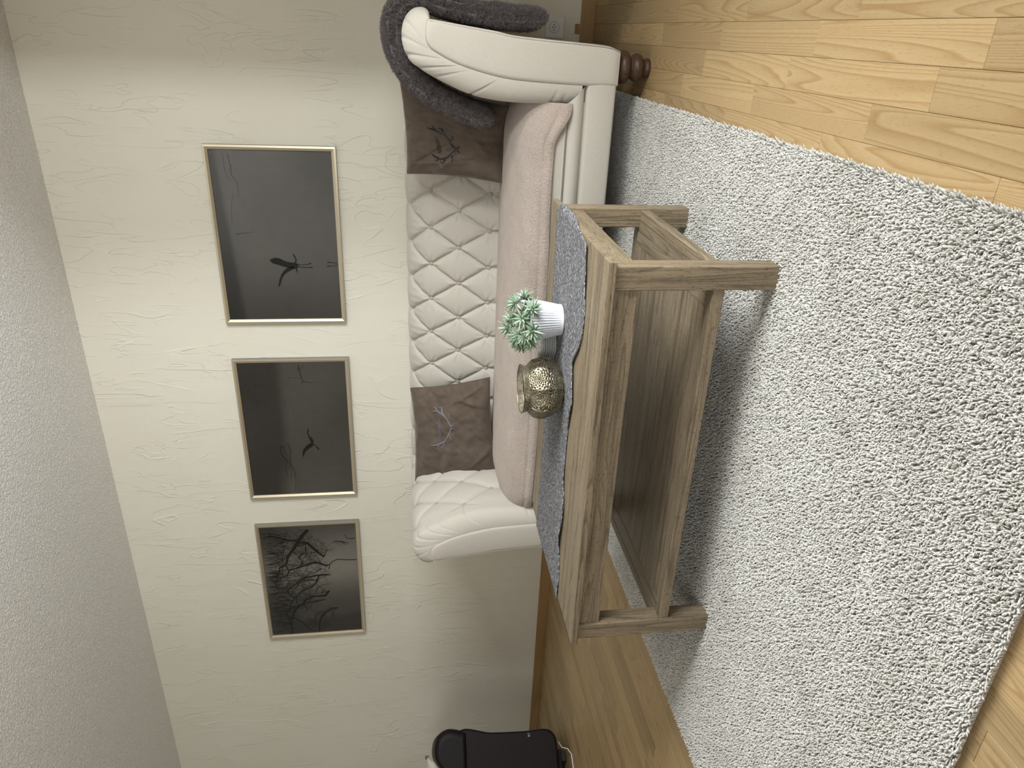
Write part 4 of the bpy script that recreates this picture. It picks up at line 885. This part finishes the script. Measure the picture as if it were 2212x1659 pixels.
for (s_, ph) in ((r0_, 0.5), (r1_, 0.0), (r2_, 0.5)):
    kk = int(np.argmin(abs(sB-s_)))
    for q in range(-9, 5):
        x = X0+(q+ph)*PX
        if -2.09 < x < -0.10: button(Vector((x, Bc[kk][0], Bc[kk][1]))-Vector((0, Bn[kk][0], Bn[kk][1]))*0.0165, Vector((0, Bn[kk][0], Bn[kk][1])))
box('back_panel', (-2.17, -0.075, 0.12), (-0.025, -0.045, 0.80), M_linen, sofa, 0.01, 3)
# front rail, padded roll above it, seat cushion
XA, XB = 2*XM+0.160, -0.160
def roll(name, y0, z0, z1, depth, xa, xb, mat, parent, bulge, n=16, nx=60, wob=0.0):
    P = np.zeros((nx, n, 3))
    for i in range(nx):
        u = i/(nx-1)
        for j in range(n):
            t = j/(n-1); e = math.sin(PI*t)**0.45 if 0 < t < 1 else 0
            P[i, j] = (xa+(xb-xa)*u, y0-bulge*e+wob*math.sin(u*37+t*3), z0+(z1-z0)*t)
            if j == 0 or j == n-1: P[i, j, 1] = y0+depth
    return put(name, grid_mesh(name, P, flip=True), mat, parent)
roll('front_rail', -0.940, 0.121, 0.236, 0.05, XA-0.01, XB+0.01, M_linen, sofa, 0.010)
P = np.zeros((80, 18, 3))
for i in range(80):
    u = i/79
    for j in range(18):
        t = j/17; e = math.sin(PI*t)**0.5 if 0 < t < 1 else 0; ins = 0.060*t
        P[i, j] = (XA+ins+(XB-XA-2*ins)*u, -0.925-0.024*e+(0.03 if j in (0, 17) else 0), 0.236+0.058*t)
put('seat_edge_roll', grid_mesh('seat_edge_roll', P, flip=True), M_linen, sofa)
box('seat_deck', (2*XM+0.215, -0.925, 0.125), (-0.215, -0.10, 0.289), M_linen, sofa, 0.01)
def cushion_surface(x, t, x0, x1, top, front, bot, back):
    pass
def seat(name, x0, x1, mat, parent, off, zb, top=0.452, ex=0.0):
    sec, _ = catmull([(-0.30, top-0.015), (-0.42, top+0.006), (-0.58, top+0.016), (-0.74, top+0.006), (-0.86, top-0.018), (-0.915, top-0.048), (-0.936, top-0.085), (-0.940, zb+0.012), (-0.934, zb)], 90)
    t2 = np.gradient(sec, axis=0); t2 /= np.linalg.norm(t2, axis=1)[:, None]; nn = np.stack([t2[:, 1], -t2[:, 0]], 1)
    xs = np.linspace(0, 1, 240); P = np.zeros((240, 90, 3))
    for i, u in enumerate(xs):
        x = x0+(x1-x0)*u; dd = min(u, 1-u)*(x1-x0); e = 1-smoothstep(0.0, 0.075, dd)
        drop = 0.075*e*e
        P[i, :, 0] = x; P[i, :, 1] = sec[:, 0]-nn[:, 0]*(-off)+drop*0.9*smoothstep(0, 60, np.arange(90))
        P[i, :, 2] = sec[:, 1]+nn[:, 1]*0-(-nn[:, 1])*0+off*(-nn[:, 1])*-1*0+off*smoothstep(70, 40, np.arange(90))-drop*smoothstep(60, 20, np.arange(90))
    return P
Pc = seat('c', -1.975, -0.232, None, None, 0.0, 0.293, top=0.438)
put('seat_cushion', grid_mesh('seat_cushion', Pc, flip=True), M_linen, sofa)
tube('cushion_piping', [(-1.97+1.74*k/40, -0.942, 0.302) for k in range(41)], 0.0035, M_linen, sofa, 8)
# bun feet: two turned balls and a small toe
for (fx, fy) in ((-0.098, -0.885), (2*XM+0.098, -0.885), (-0.11, -0.12), (2*XM+0.11, -0.12)):
    pf, _ = catmull([(0.030, 0.125), (0.046, 0.116), (0.0555, 0.100), (0.052, 0.083), (0.034, 0.071), (0.040, 0.063), (0.047, 0.050), (0.044, 0.034), (0.031, 0.024), (0.030, 0.016), (0.033, 0.008), (0.031, 0.0)], 50)
    lathe('foot', [tuple(q) for q in pf]+[(0.0001, 0.0)], M_foot, sofa, (fx, fy, 0), 40)

# fleece throw over the seat cushion
Pb = seat('b', -2.018, -0.222, None, None, 0.007, 0.338, ex=0)
nx, ny = 420, 150
sec, _ = catmull([(-0.34, 0.448), (-0.42, 0.464), (-0.58, 0.477), (-0.74, 0.466), (-0.86, 0.441), (-0.918, 0.408), (-0.943, 0.370), (-0.9495, 0.350), (-0.951, 0.335)], ny)
t2 = np.gradient(sec, axis=0); t2 /= np.linalg.norm(t2, axis=1)[:, None]; nn = np.stack([t2[:, 1], -t2[:, 0]], 1)
P = np.zeros((nx, ny, 3)); jj = np.arange(ny)/(ny-1)
for i in range(nx):
    u = i/(nx-1); x = -2.020+1.800*u; dd = min(x+2.020, -0.220-x); e = (1-min(1, dd/0.09))**2
    if x < -1: e = (1-min(1, dd/0.16))**2.2
    wr = vnoise(np.full(ny, x*0.9), jj*1.3, 4)*0.0045*smoothstep(0.3, 0.75, jj)+vnoise(np.full(ny, x*2.6), jj*2.2, 8)*0.0020*smoothstep(0.45, 0.8, jj)
    y = sec[:, 0]+nn[:, 0]*wr; z = sec[:, 1]+nn[:, 1]*wr
    y = y+e*(0.055 if x > -1 else 0.085)*smoothstep(0.1, 1.0, jj); z = z-e*0.040*smoothstep(1.0, 0.3, jj)
    if x > -0.40:      # the right end hangs lower and its hem lifts outwards
        k = smoothstep(-0.37, -0.235, x); z = z-k*0.038*smoothstep(0.8, 1.0, jj)-k*0.012; y = y-k*0.012*smoothstep(0.8, 1, jj)-e*0.04*smoothstep(.6, 1, jj)
    # stitched hem groove a finger from the edge, with a rounded lip
    z = z+0.004*math.sin(x*9)*smoothstep(0.85, 1, jj)*(x > -1.9)
    g = -0.0045*np.exp(-((jj-0.945)/0.0075)**2)+0.0035*np.exp(-((jj-0.975)/0.014)**2); y = y-g
    P[i, :, 0] = x; P[i, :, 1] = y; P[i, :, 2] = z
o = slab('fleece_throw', P, 0.006, M_fleece, flip=True); o.modifiers['thickness'].offset = -1
tag(o, 'taupe fleece throw spread along the sofa seat', 'throw')
o.data.transform(Matrix.Translation((0, 0, 0)))

# velvet cushions with antler embroidery
def pillow_fn(q, T, seed, wr=0.0085, inset=0.012, folds=()):
    TL, TR, BR, BL = [np.array(c) for c in q]
    nrm = np.cross(TR-TL, BL-TL); nrm = nrm/np.linalg.norm(nrm)
    if nrm[1] > 0: nrm = -nrm
    cen = (TL+TR+BR+BL)/4
    def f(u, v, side=1, off=0.0):
        u = np.asarray(u, float); v = np.asarray(v, float)
        a, b = 2*u-1, 2*v-1
        p = (TL[None]*(1-u)[..., None]+TR[None]*u[..., None])*v[..., None]+(BL[None]*(1-u)[..., None]+BR[None]*u[..., None])*(1-v)[..., None] if u.ndim else None
        ed = 1+0.0*a
        ins = inset*(1-a*a)*np.abs(b)**5; ins2 = inset*(1-b*b)*np.abs(a)**5
        down = (BL-TL)/np.linalg.norm(BL-TL); right = (TR-TL)/np.linalg.norm(TR-TL)
        p = p+down[None]*(ins*np.sign(b))[..., None]-right[None]*(ins2*np.sign(a))[..., None]
        h = T*np.clip(1-np.abs(a)**2.6, 0, 1)**0.62*np.clip(1-np.abs(b)**2.6, 0, 1)**0.62
        w = wr*(1.3*vnoise(a*1.1, b*1.1, seed)+0.45*vnoise(a*2.7, b*2.4, seed+20))*(np.clip(1-a*a, 0, 1)*np.clip(1-b*b, 0, 1))**0.35
        # gathers that run in from the seams
        w = w+0.0035*np.sin(a*19+seed+2*np.sin(a*5))*smoothstep(0.35, 0.9, np.abs(b))*np.clip(1-np.abs(b), 0, 1)**0.4*smoothstep(1.0, 0.8, np.abs(a))
        w = w+0.0035*np.sin(b*17+seed*2+2*np.sin(b*4))*smoothstep(0.4, 0.9, np.abs(a))*np.clip(1-np.abs(a), 0, 1)**0.4*smoothstep(1.0, 0.8, np.abs(b))
        for (fu0, fv0, fu1, fv1, fa, fw) in folds:
            L2 = (fu1-fu0)**2+(fv1-fv0)**2; t = np.clip(((u-fu0)*(fu1-fu0)+(v-fv0)*(fv1-fv0))/L2, 0, 1)
            dd_ = ((u-fu0)*(fv1-fv0)-(v-fv0)*(fu1-fu0))/math.sqrt(L2); along = np.sin(PI*np.clip(((u-fu0)*(fu1-fu0)+(v-fv0)*(fv1-fv0))/L2, 0, 1))
            w = w+fa*np.exp(-(dd_/fw)**2)*along
        h = h*side+(w if side > 0 else 0)+off
        return p+nrm[None]*h[..., None]
    return f, nrm
def pillow(name, q, T, seed, mat, label, antlers, text, tcorner, shear, inkcol, parent_cat='cushion', folds=(), size=0.0):
    f, nrm = pillow_fn(q, T, seed, folds=folds)
    cen = sum((np.array(c) for c in q))/4
    root = thing(name, tuple(cen), label, 'cushion', 'taupe velvet cushions on the sofa')
    n = 110; uu, vv = np.meshgrid(np.linspace(0, 1, n), np.linspace(0, 1, n), indexing='ij')
    A = f(uu, vv, 1); B = f(uu, vv, -1); edge = (uu == 0) | (uu == 1) | (vv == 0) | (vv == 1)
    A[edge] = (A[edge]+B[edge])/2; B[edge] = A[edge]
    v1, f1 = grid(A); v2, f2 = grid(B, flip=True); n0 = len(v1)
    me = mesh('cover', v1+v2, f1+[tuple(k+n0 for k in ff_) for ff_ in f2], True)
    bmm = bmesh.new(); bmm.from_mesh(me); bmesh.ops.remove_doubles(bmm, verts=bmm.verts, dist=1e-5); bmesh.ops.recalc_face_normals(bmm, faces=bmm.faces); bmm.to_mesh(me); bmm.free()
    put('cover', me, mat, root)
    ring = [(t, 0) for t in np.linspace(0, 1, 40)]+[(1, t) for t in np.linspace(0, 1, 40)][1:]+[(1-t, 1) for t in np.linspace(0, 1, 40)][1:]+[(0, 1-t) for t in np.linspace(0, 1, 40)][1:]
    R_ = np.array(ring); pe = (f(R_[:, 0], R_[:, 1], 1)+f(R_[:, 0], R_[:, 1], -1))/2
    tube('seam_piping', [tuple(k) for k in pe], 0.0022, mat, root, 6)
    V, Fc = [], []
    wsz = float(np.linalg.norm(np.array(q[1])-np.array(q[0])))
    for pts_, ws in antlers:
        pl = np.array(pts_, float); m = len(pl)
        den, _ = catmull(pl, m*5); wd = np.interp(np.linspace(0, 1, m*5), np.linspace(0, 1, m), ws)*1.35
        d2 = np.gradient(den, axis=0); d2 /= np.linalg.norm(d2, axis=1)[:, None]+1e-9; nn_ = np.stack([-d2[:, 1], d2[:, 0]], 1)
        rows = []
        for k, (o_, lift) in enumerate(((-0.5, 0.0012), (-0.25, 0.0032), (0.25, 0.0032), (0.5, 0.0012))):
            uvp = den+nn_*(wd/wsz)[:, None]*o_; rows.append(f(uvp[:, 0], uvp[:, 1], 1, lift))
        n0 = len(V); G = np.stack(rows, 1); V += G.reshape(-1, 3).tolist()
        for i in range(len(den)-1):
            for k in range(3): Fc.append((n0+i*4+k, n0+i*4+k+1, n0+i*4+5+k, n0+i*4+4+k))
    put('antler_embroidery', mesh('antler_embroidery', V, Fc, True), inkcol, root)
    # lettering
    cu = bpy.data.curves.new('t', 'FONT'); cu.body = text; cu.size = 1.0; cu.resolution_u = 3; cu.shear = shear; cu.align_x = 'LEFT'
    tob = bpy.data.objects.new('t', cu); C.objects.link(tob); bpy.context.view_layer.update()
    tm = bpy.data.meshes.new_from_object(tob.evaluated_get(bpy.context.evaluated_depsgraph_get())); bpy.data.objects.remove(tob)
    bmm = bmesh.new(); bmm.from_mesh(tm); bmesh.ops.triangulate(bmm, faces=bmm.faces)
    bmesh.ops.subdivide_edges(bmm, edges=[e for e in bmm.edges if e.calc_length() > 0.15], cuts=2)
    xs_ = [v.co.x for v in bmm.verts]; ys_ = [v.co.y for v in bmm.verts]; x0_, x1_, y0_, y1_ = min(xs_), max(xs_), min(ys_), 0.72
    (u0, v0), (u1, v1_) = tcorner[0], tcorner[1]; hh = tcorner[2]
    co = np.array([[(v.co.x-x0_)/(x1_-x0_), v.co.y/0.72] for v in bmm.verts]); 
    U_ = u0+(u1-u0)*co[:, 0]; V_ = v0+(v1_-v0)*co[:, 0]+hh*co[:, 1]
    Q = f(U_, V_, 1, 0.0024)
    for v, c_ in zip(bmm.verts, Q): v.co = c_
    from_bm('lettering', bmm, inkcol, root)
    return root
def thread(name, c, sheen):
    n = NT(name, 0.4, 0.5); n.base(c); n.b.inputs['Sheen Weight'].default_value = sheen; return n.m
M_th1 = thread('dark_thread', (0.012, 0.012, 0.014), 0.0); M_th2 = thread('violet_grey_thread', (0.15, 0.145, 0.19), 0.5)
pillow('velvet_cushion', QR, 0.068, 3, M_velvet, 'taupe velvet antler cushion at the right end of the sofa, half under the fur throw', AR, 'Hüttenzeit', (TR[0], TR[1], 0.066), 0.35, M_th1,
       folds=((0.05, 0.95, 0.45, 0.45, -0.010, 0.02), (0.0, 0.7, 0.35, 0.35, 0.010, 0.03), (0.1, 1.0, 0.2, 0.5, 0.008, 0.02), (0.3, 0.05, 0.6, 0.3, 0.008, 0.03), (0.6, 0.1, 0.9, 0.3, 0.008, 0.03)))
pillow('velvet_cushion', QL, 0.066, 5, M_velvet, 'taupe velvet antler cushion at the left end of the sofa against the left arm', AL, 'Hüttenzauber', (TL[0], TL[1], 0.05), 0.0, M_th2,
       folds=((0.72, 0.0, 0.9, 0.45, 0.012, 0.025), (0.95, 0.05, 0.8, 0.5, 0.010, 0.02), (0.5, 0.0, 0.75, 0.22, -0.008, 0.02), (0.9, 0.5, 1.0, 0.75, 0.008, 0.02), (0.1, 0.3, 0.3, 0.0, 0.008, 0.025)))

# grey fur throw folded over the right arm
path, sp = catmull([(-0.302, 0.556), (-0.277, 0.64), (-0.236, 0.735), (-0.182, 0.818), (-0.115, 0.876), (-0.035, 0.905), (0.040, 0.896), (0.088, 0.850), (0.093, 0.79), (0.073, 0.70), (0.056, 0.60), (0.046, 0.48), (0.050, 0.365)], 200)
tg = np.gradient(path, axis=0); tg /= np.linalg.norm(tg, axis=1)[:, None]; pn = np.stack([-tg[:, 1], tg[:, 0]], 1)
M2 = 60; P = np.zeros((200, M2, 3))
for j in range(M2):
    a = 2*PI*j/M2; ca, sa = math.cos(a), math.sin(a)
    yy2 = math.copysign(abs(ca)**0.35, ca)*0.165; th_ = math.copysign(abs(sa)**0.55, sa)*0.026; yy2 += (0.03*math.exp(-(th_/0.008)**2) if ca < 0 else 0)
    endk = np.minimum(1, np.minimum(np.arange(200), 199-np.arange(200))/5.0+0.02)**0.5
    bumpy = 0.004*vnoise(sp*5, np.full(200, yy2*8+a), 6)
    groove = -0.010*math.exp(-((abs(yy2+0.165)-0.0)/0.02)**2)*0 
    P[:, j, 0] = path[:, 0]+pn[:, 0]*(th_*endk+bumpy); P[:, j, 2] = path[:, 1]+pn[:, 1]*(th_*endk+bumpy)
    P[:, j, 1] = -0.625+yy2*(1+0.0*sp)-0.02*np.sin(sp*3+1)
P = np.concatenate([P, P[:, :1]], 1)
me = grid_mesh('fur_throw', P); bmm = bmesh.new(); bmm.from_mesh(me); bmesh.ops.remove_doubles(bmm, verts=bmm.verts, dist=1e-5); bmesh.ops.holes_fill(bmm, edges=[e for e in bmm.edges if e.is_boundary]); bmesh.ops.recalc_face_normals(bmm, faces=bmm.faces); bmm.to_mesh(me); bmm.free()
fur = put('fur_throw', me, M_fur); tag(fur, 'shaggy grey faux fur throw folded over the right sofa arm', 'throw')
fpatch = bpy.data.objects.new('fur_clump', tuft_patch(0.012, 0.0030, 0.010, 0.020, 0.0010, 1.3, 8, 0.3)); fpatch.data.materials.append(M_fur)
hair = put('fur_pile', fur.data, None, fur, 'stuff'); hair.modifiers.new('fur', 'NODES').node_group = gn_instance('fur_pile', fpatch, 3, density=11000, scale=(0.8, 1.25), tilt=0.45)

# ------------------------------------------------------------------ leather armchair, only its arm reaches into the picture
M_lea = NT('dark_brown_leather', 0.5, 0.16); co = M_lea.co(); M_lea.base((0.008, 0.0055, 0.0055)); vz = M_lea.node('ShaderNodeTexVoronoi'); M_lea.link(M_lea.vmap(co, (260, 260, 260)), vz.inputs['Vector']); vz.inputs['Scale'].default_value = 1
M_lea.bump(vz.outputs['Distance'], 0.0005, 0.4); M_lea = M_lea.m
TH = math.radians(52.5)
chair = thing('leather_armchair', (-4.283, -0.876, 0), 'dark brown leather armchair at the left edge of the picture', 'armchair', rz=TH)
XF = Matrix.Translation((-4.283, -0.876, 0)) @ Matrix.Rotation(TH, 4, 'Z')
def cbox(name, lo, hi, bev, par=None, mat=None, seg=4):
    bm = bmesh.new(); bm_box(bm, lo, hi, bev, seg); bmesh.ops.transform(bm, matrix=XF, verts=bm.verts)
    return from_bm(name, bm, mat or M_lea, par or chair, True)
for sgn in (1, -1):
    xa, xb = (0.225, 0.475) if sgn > 0 else (-0.475, -0.225)
    bm = bmesh.new(); n1, n2 = 40, 24; V = []
    fl = 0.022 if sgn > 0 else 0.0; gl_ = 0.022-fl
    sec = [(xa+0.01, 0.075), (xa, 0.12), (xa+0.005-gl_*.3, 0.45), (xa-0.0-gl_, 0.645), (xb+fl, 0.645), (xb+fl*.3, 0.45), (xb-0.002, 0.25), (xb, 0.13), (xb-0.03, 0.085), (xb-0.08, 0.072)]
    loop, _ = catmull(sec+[sec[0]], 80); loop = loop[:-1]
    ys = [(-0.40, 0.93), (-0.415, 0.975), (-0.42, 0.99)]; ring = []
    cxm, czm = (xa+xb)/2, 0.36
    P = np.zeros((79, 9, 3))
    for j, (y, s_) in enumerate(((-0.42, 0.0), (-0.42, 0.895), (-0.42, 0.90), (-0.417, 0.955), (-0.409, 0.988), (-0.395, 1.0), (0.38, 1.0), (0.40, 0.97), (0.40, 0.0))):
        P[:, j, 0] = cxm+(loop[:, 0]-cxm)*(1-(1-s_)*1.0 if s_ < 0.5 else 1-(1-s_)*0.9); P[:, j, 2] = czm+(loop[:, 1]-czm)*(s_ if s_ < 0.5 else 1-(1-s_)*0.5); P[:, j, 1] = y
    me = grid_mesh('arm_body', P, closed_u=True); me.transform(XF); put('arm_body', me, M_lea, chair)
    # padded arm top that rolls over the front
    po = [(xb+0.020, 0.60), (xb+0.040, 0.66), (xb+0.042, 0.715), (xb+0.005, 0.768), (xb-0.075, 0.785), (xb-0.14, 0.765), (xb-0.185, 0.715), (xb-0.215, 0.66), (xb-0.225, 0.61), (xb-0.11, 0.60)]
    if sgn < 0: po = [(-x, z) for x, z in [(-(xa-0.0)*1.0+k[0]-xb, k[1]) for k in po]] if False else [((xa+xb)-x, z) for x, z in po]
    loop, _ = catmull(po+[po[0]], 70); loop = loop[:-1]; P = np.zeros((69, 10, 3)); cxm = (xa+xb)/2; czm = 0.68
    for j, (y, s_) in enumerate(((-0.445, 0.0), (-0.445, 0.71), (-0.445, 0.72), (-0.442, 0.85), (-0.432, 0.94), (-0.415, 0.99), (-0.39, 1.0), (0.34, 1.0), (0.37, 0.95), (0.37, 0.0))):
        P[:, j, 0] = cxm+(loop[:, 0]-cxm)*s_; P[:, j, 2] = czm+(loop[:, 1]-czm)*s_; P[:, j, 1] = y
    me = grid_mesh('arm_pad', P, closed_u=True); me.transform(XF); pad = put('arm_pad', me, M_lea, chair)
cbox('seat_cushion', (-0.222, -0.43, 0.24), (0.222, 0.25, 0.46), 0.05)
cbox('footrest_panel', (-0.222, -0.415, 0.09), (0.222, -0.375, 0.235), 0.015)
cbox('backrest', (-0.222, 0.18, 0.30), (0.222, 0.40, 0.70), 0.07)
cbox('frame', (-0.36, -0.28, 0.03), (0.36, 0.34, 0.24), 0.01, mat=M_black)
for sx_ in (-1, 1):
    for sy_ in (-1, 1): cbox('foot', (sx_*0.32-0.025, sy_*0.25-0.025, 0.0), (sx_*0.32+0.025, sy_*0.25+0.025, 0.035), 0.004, mat=M_black)
lg = cbox('care_label', (0.438, -0.4235, 0.224), (0.462, -0.4195, 0.246), 0.001, mat=M_black)
M_lm = plain('label_mark', (0.35, 0.35, 0.36), 0.5)
bm = bmesh.new(); bm_box(bm, (0.442, -0.4245, 0.232), (0.449, -0.4235, 0.239)); bm_box(bm, (0.4445, -0.4249, 0.2345), (0.4465, -0.4244, 0.2365)); bm_box(bm, (0.453, -0.4245, 0.238), (0.459, -0.4235, 0.2395)); bm_box(bm, (0.456, -0.4245, 0.232), (0.4575, -0.4235, 0.239))
bmesh.ops.transform(bm, matrix=XF, verts=bm.verts); from_bm('label_print', bm, M_lm, lg)
def L2W(x, y, z): return tuple(XF @ Vector((x, y, z)))
o = tube('power_cable', [L2W(0.40, -0.33, 0.05), L2W(0.37, -0.40, 0.045), L2W(0.36, -0.435, 0.018), L2W(0.33, -0.46, 0.004), L2W(0.2, -0.475, 0.003), L2W(0.02, -0.45, 0.003), L2W(-0.1, -0.36, 0.003)], 0.0028, M_white)
tag(o, 'thin white cable on the floor below the dark leather armchair', 'cable')
# cream cushion on that chair
cw = [np.array(L2W(x, y, z)) for x, y, z in ((0.00, 0.13, 0.822), (0.385, 0.07, 0.822), (0.21, -0.10, 0.52), (-0.15, -0.06, 0.49))]
f, _ = pillow_fn(cw, 0.06, 9); n = 60; uu, vv = np.meshgrid(np.linspace(0, 1, n), np.linspace(0, 1, n), indexing='ij'); A = f(uu, vv, 1); B = f(uu, vv, -1)
edge = (uu == 0) | (uu == 1) | (vv == 0) | (vv == 1); A[edge] = (A[edge]+B[edge])/2; B[edge] = A[edge]
v1, f1 = grid(A); v2, f2 = grid(B, flip=True); n0 = len(v1)
rt_ = thing('cream_cushion', tuple(sum(cw)/4), 'cream cushion with a brown corner tab on the dark leather armchair', 'cushion')
me = mesh('cover', v1+v2, f1+[tuple(k+n0 for k in q) for q in f2], True); bmm = bmesh.new(); bmm.from_mesh(me); bmesh.ops.remove_doubles(bmm, verts=bmm.verts, dist=1e-5); bmesh.ops.recalc_face_normals(bmm, faces=bmm.faces); bmm.to_mesh(me); bmm.free()
put('cover', me, mat_fabric('cream_cotton', (0.62, 0.58, 0.50), 0.3, 700, 0.0006, 0.06, 10), rt_)
c = cw[1]*0.985+cw[0]*0.015
bm = bmesh.new(); bm_box(bm, (-0.010, -0.003, -0.012), (0.010, 0.003, 0.010), 0.002); bmesh.ops.transform(bm, matrix=Matrix.Translation(tuple(c)) @ Matrix.Rotation(TH, 4, 'Z'), verts=bm.verts)
from_bm('corner_tab', bm, plain('brown_tab', (0.09, 0.035, 0.02), 0.6), rt_)
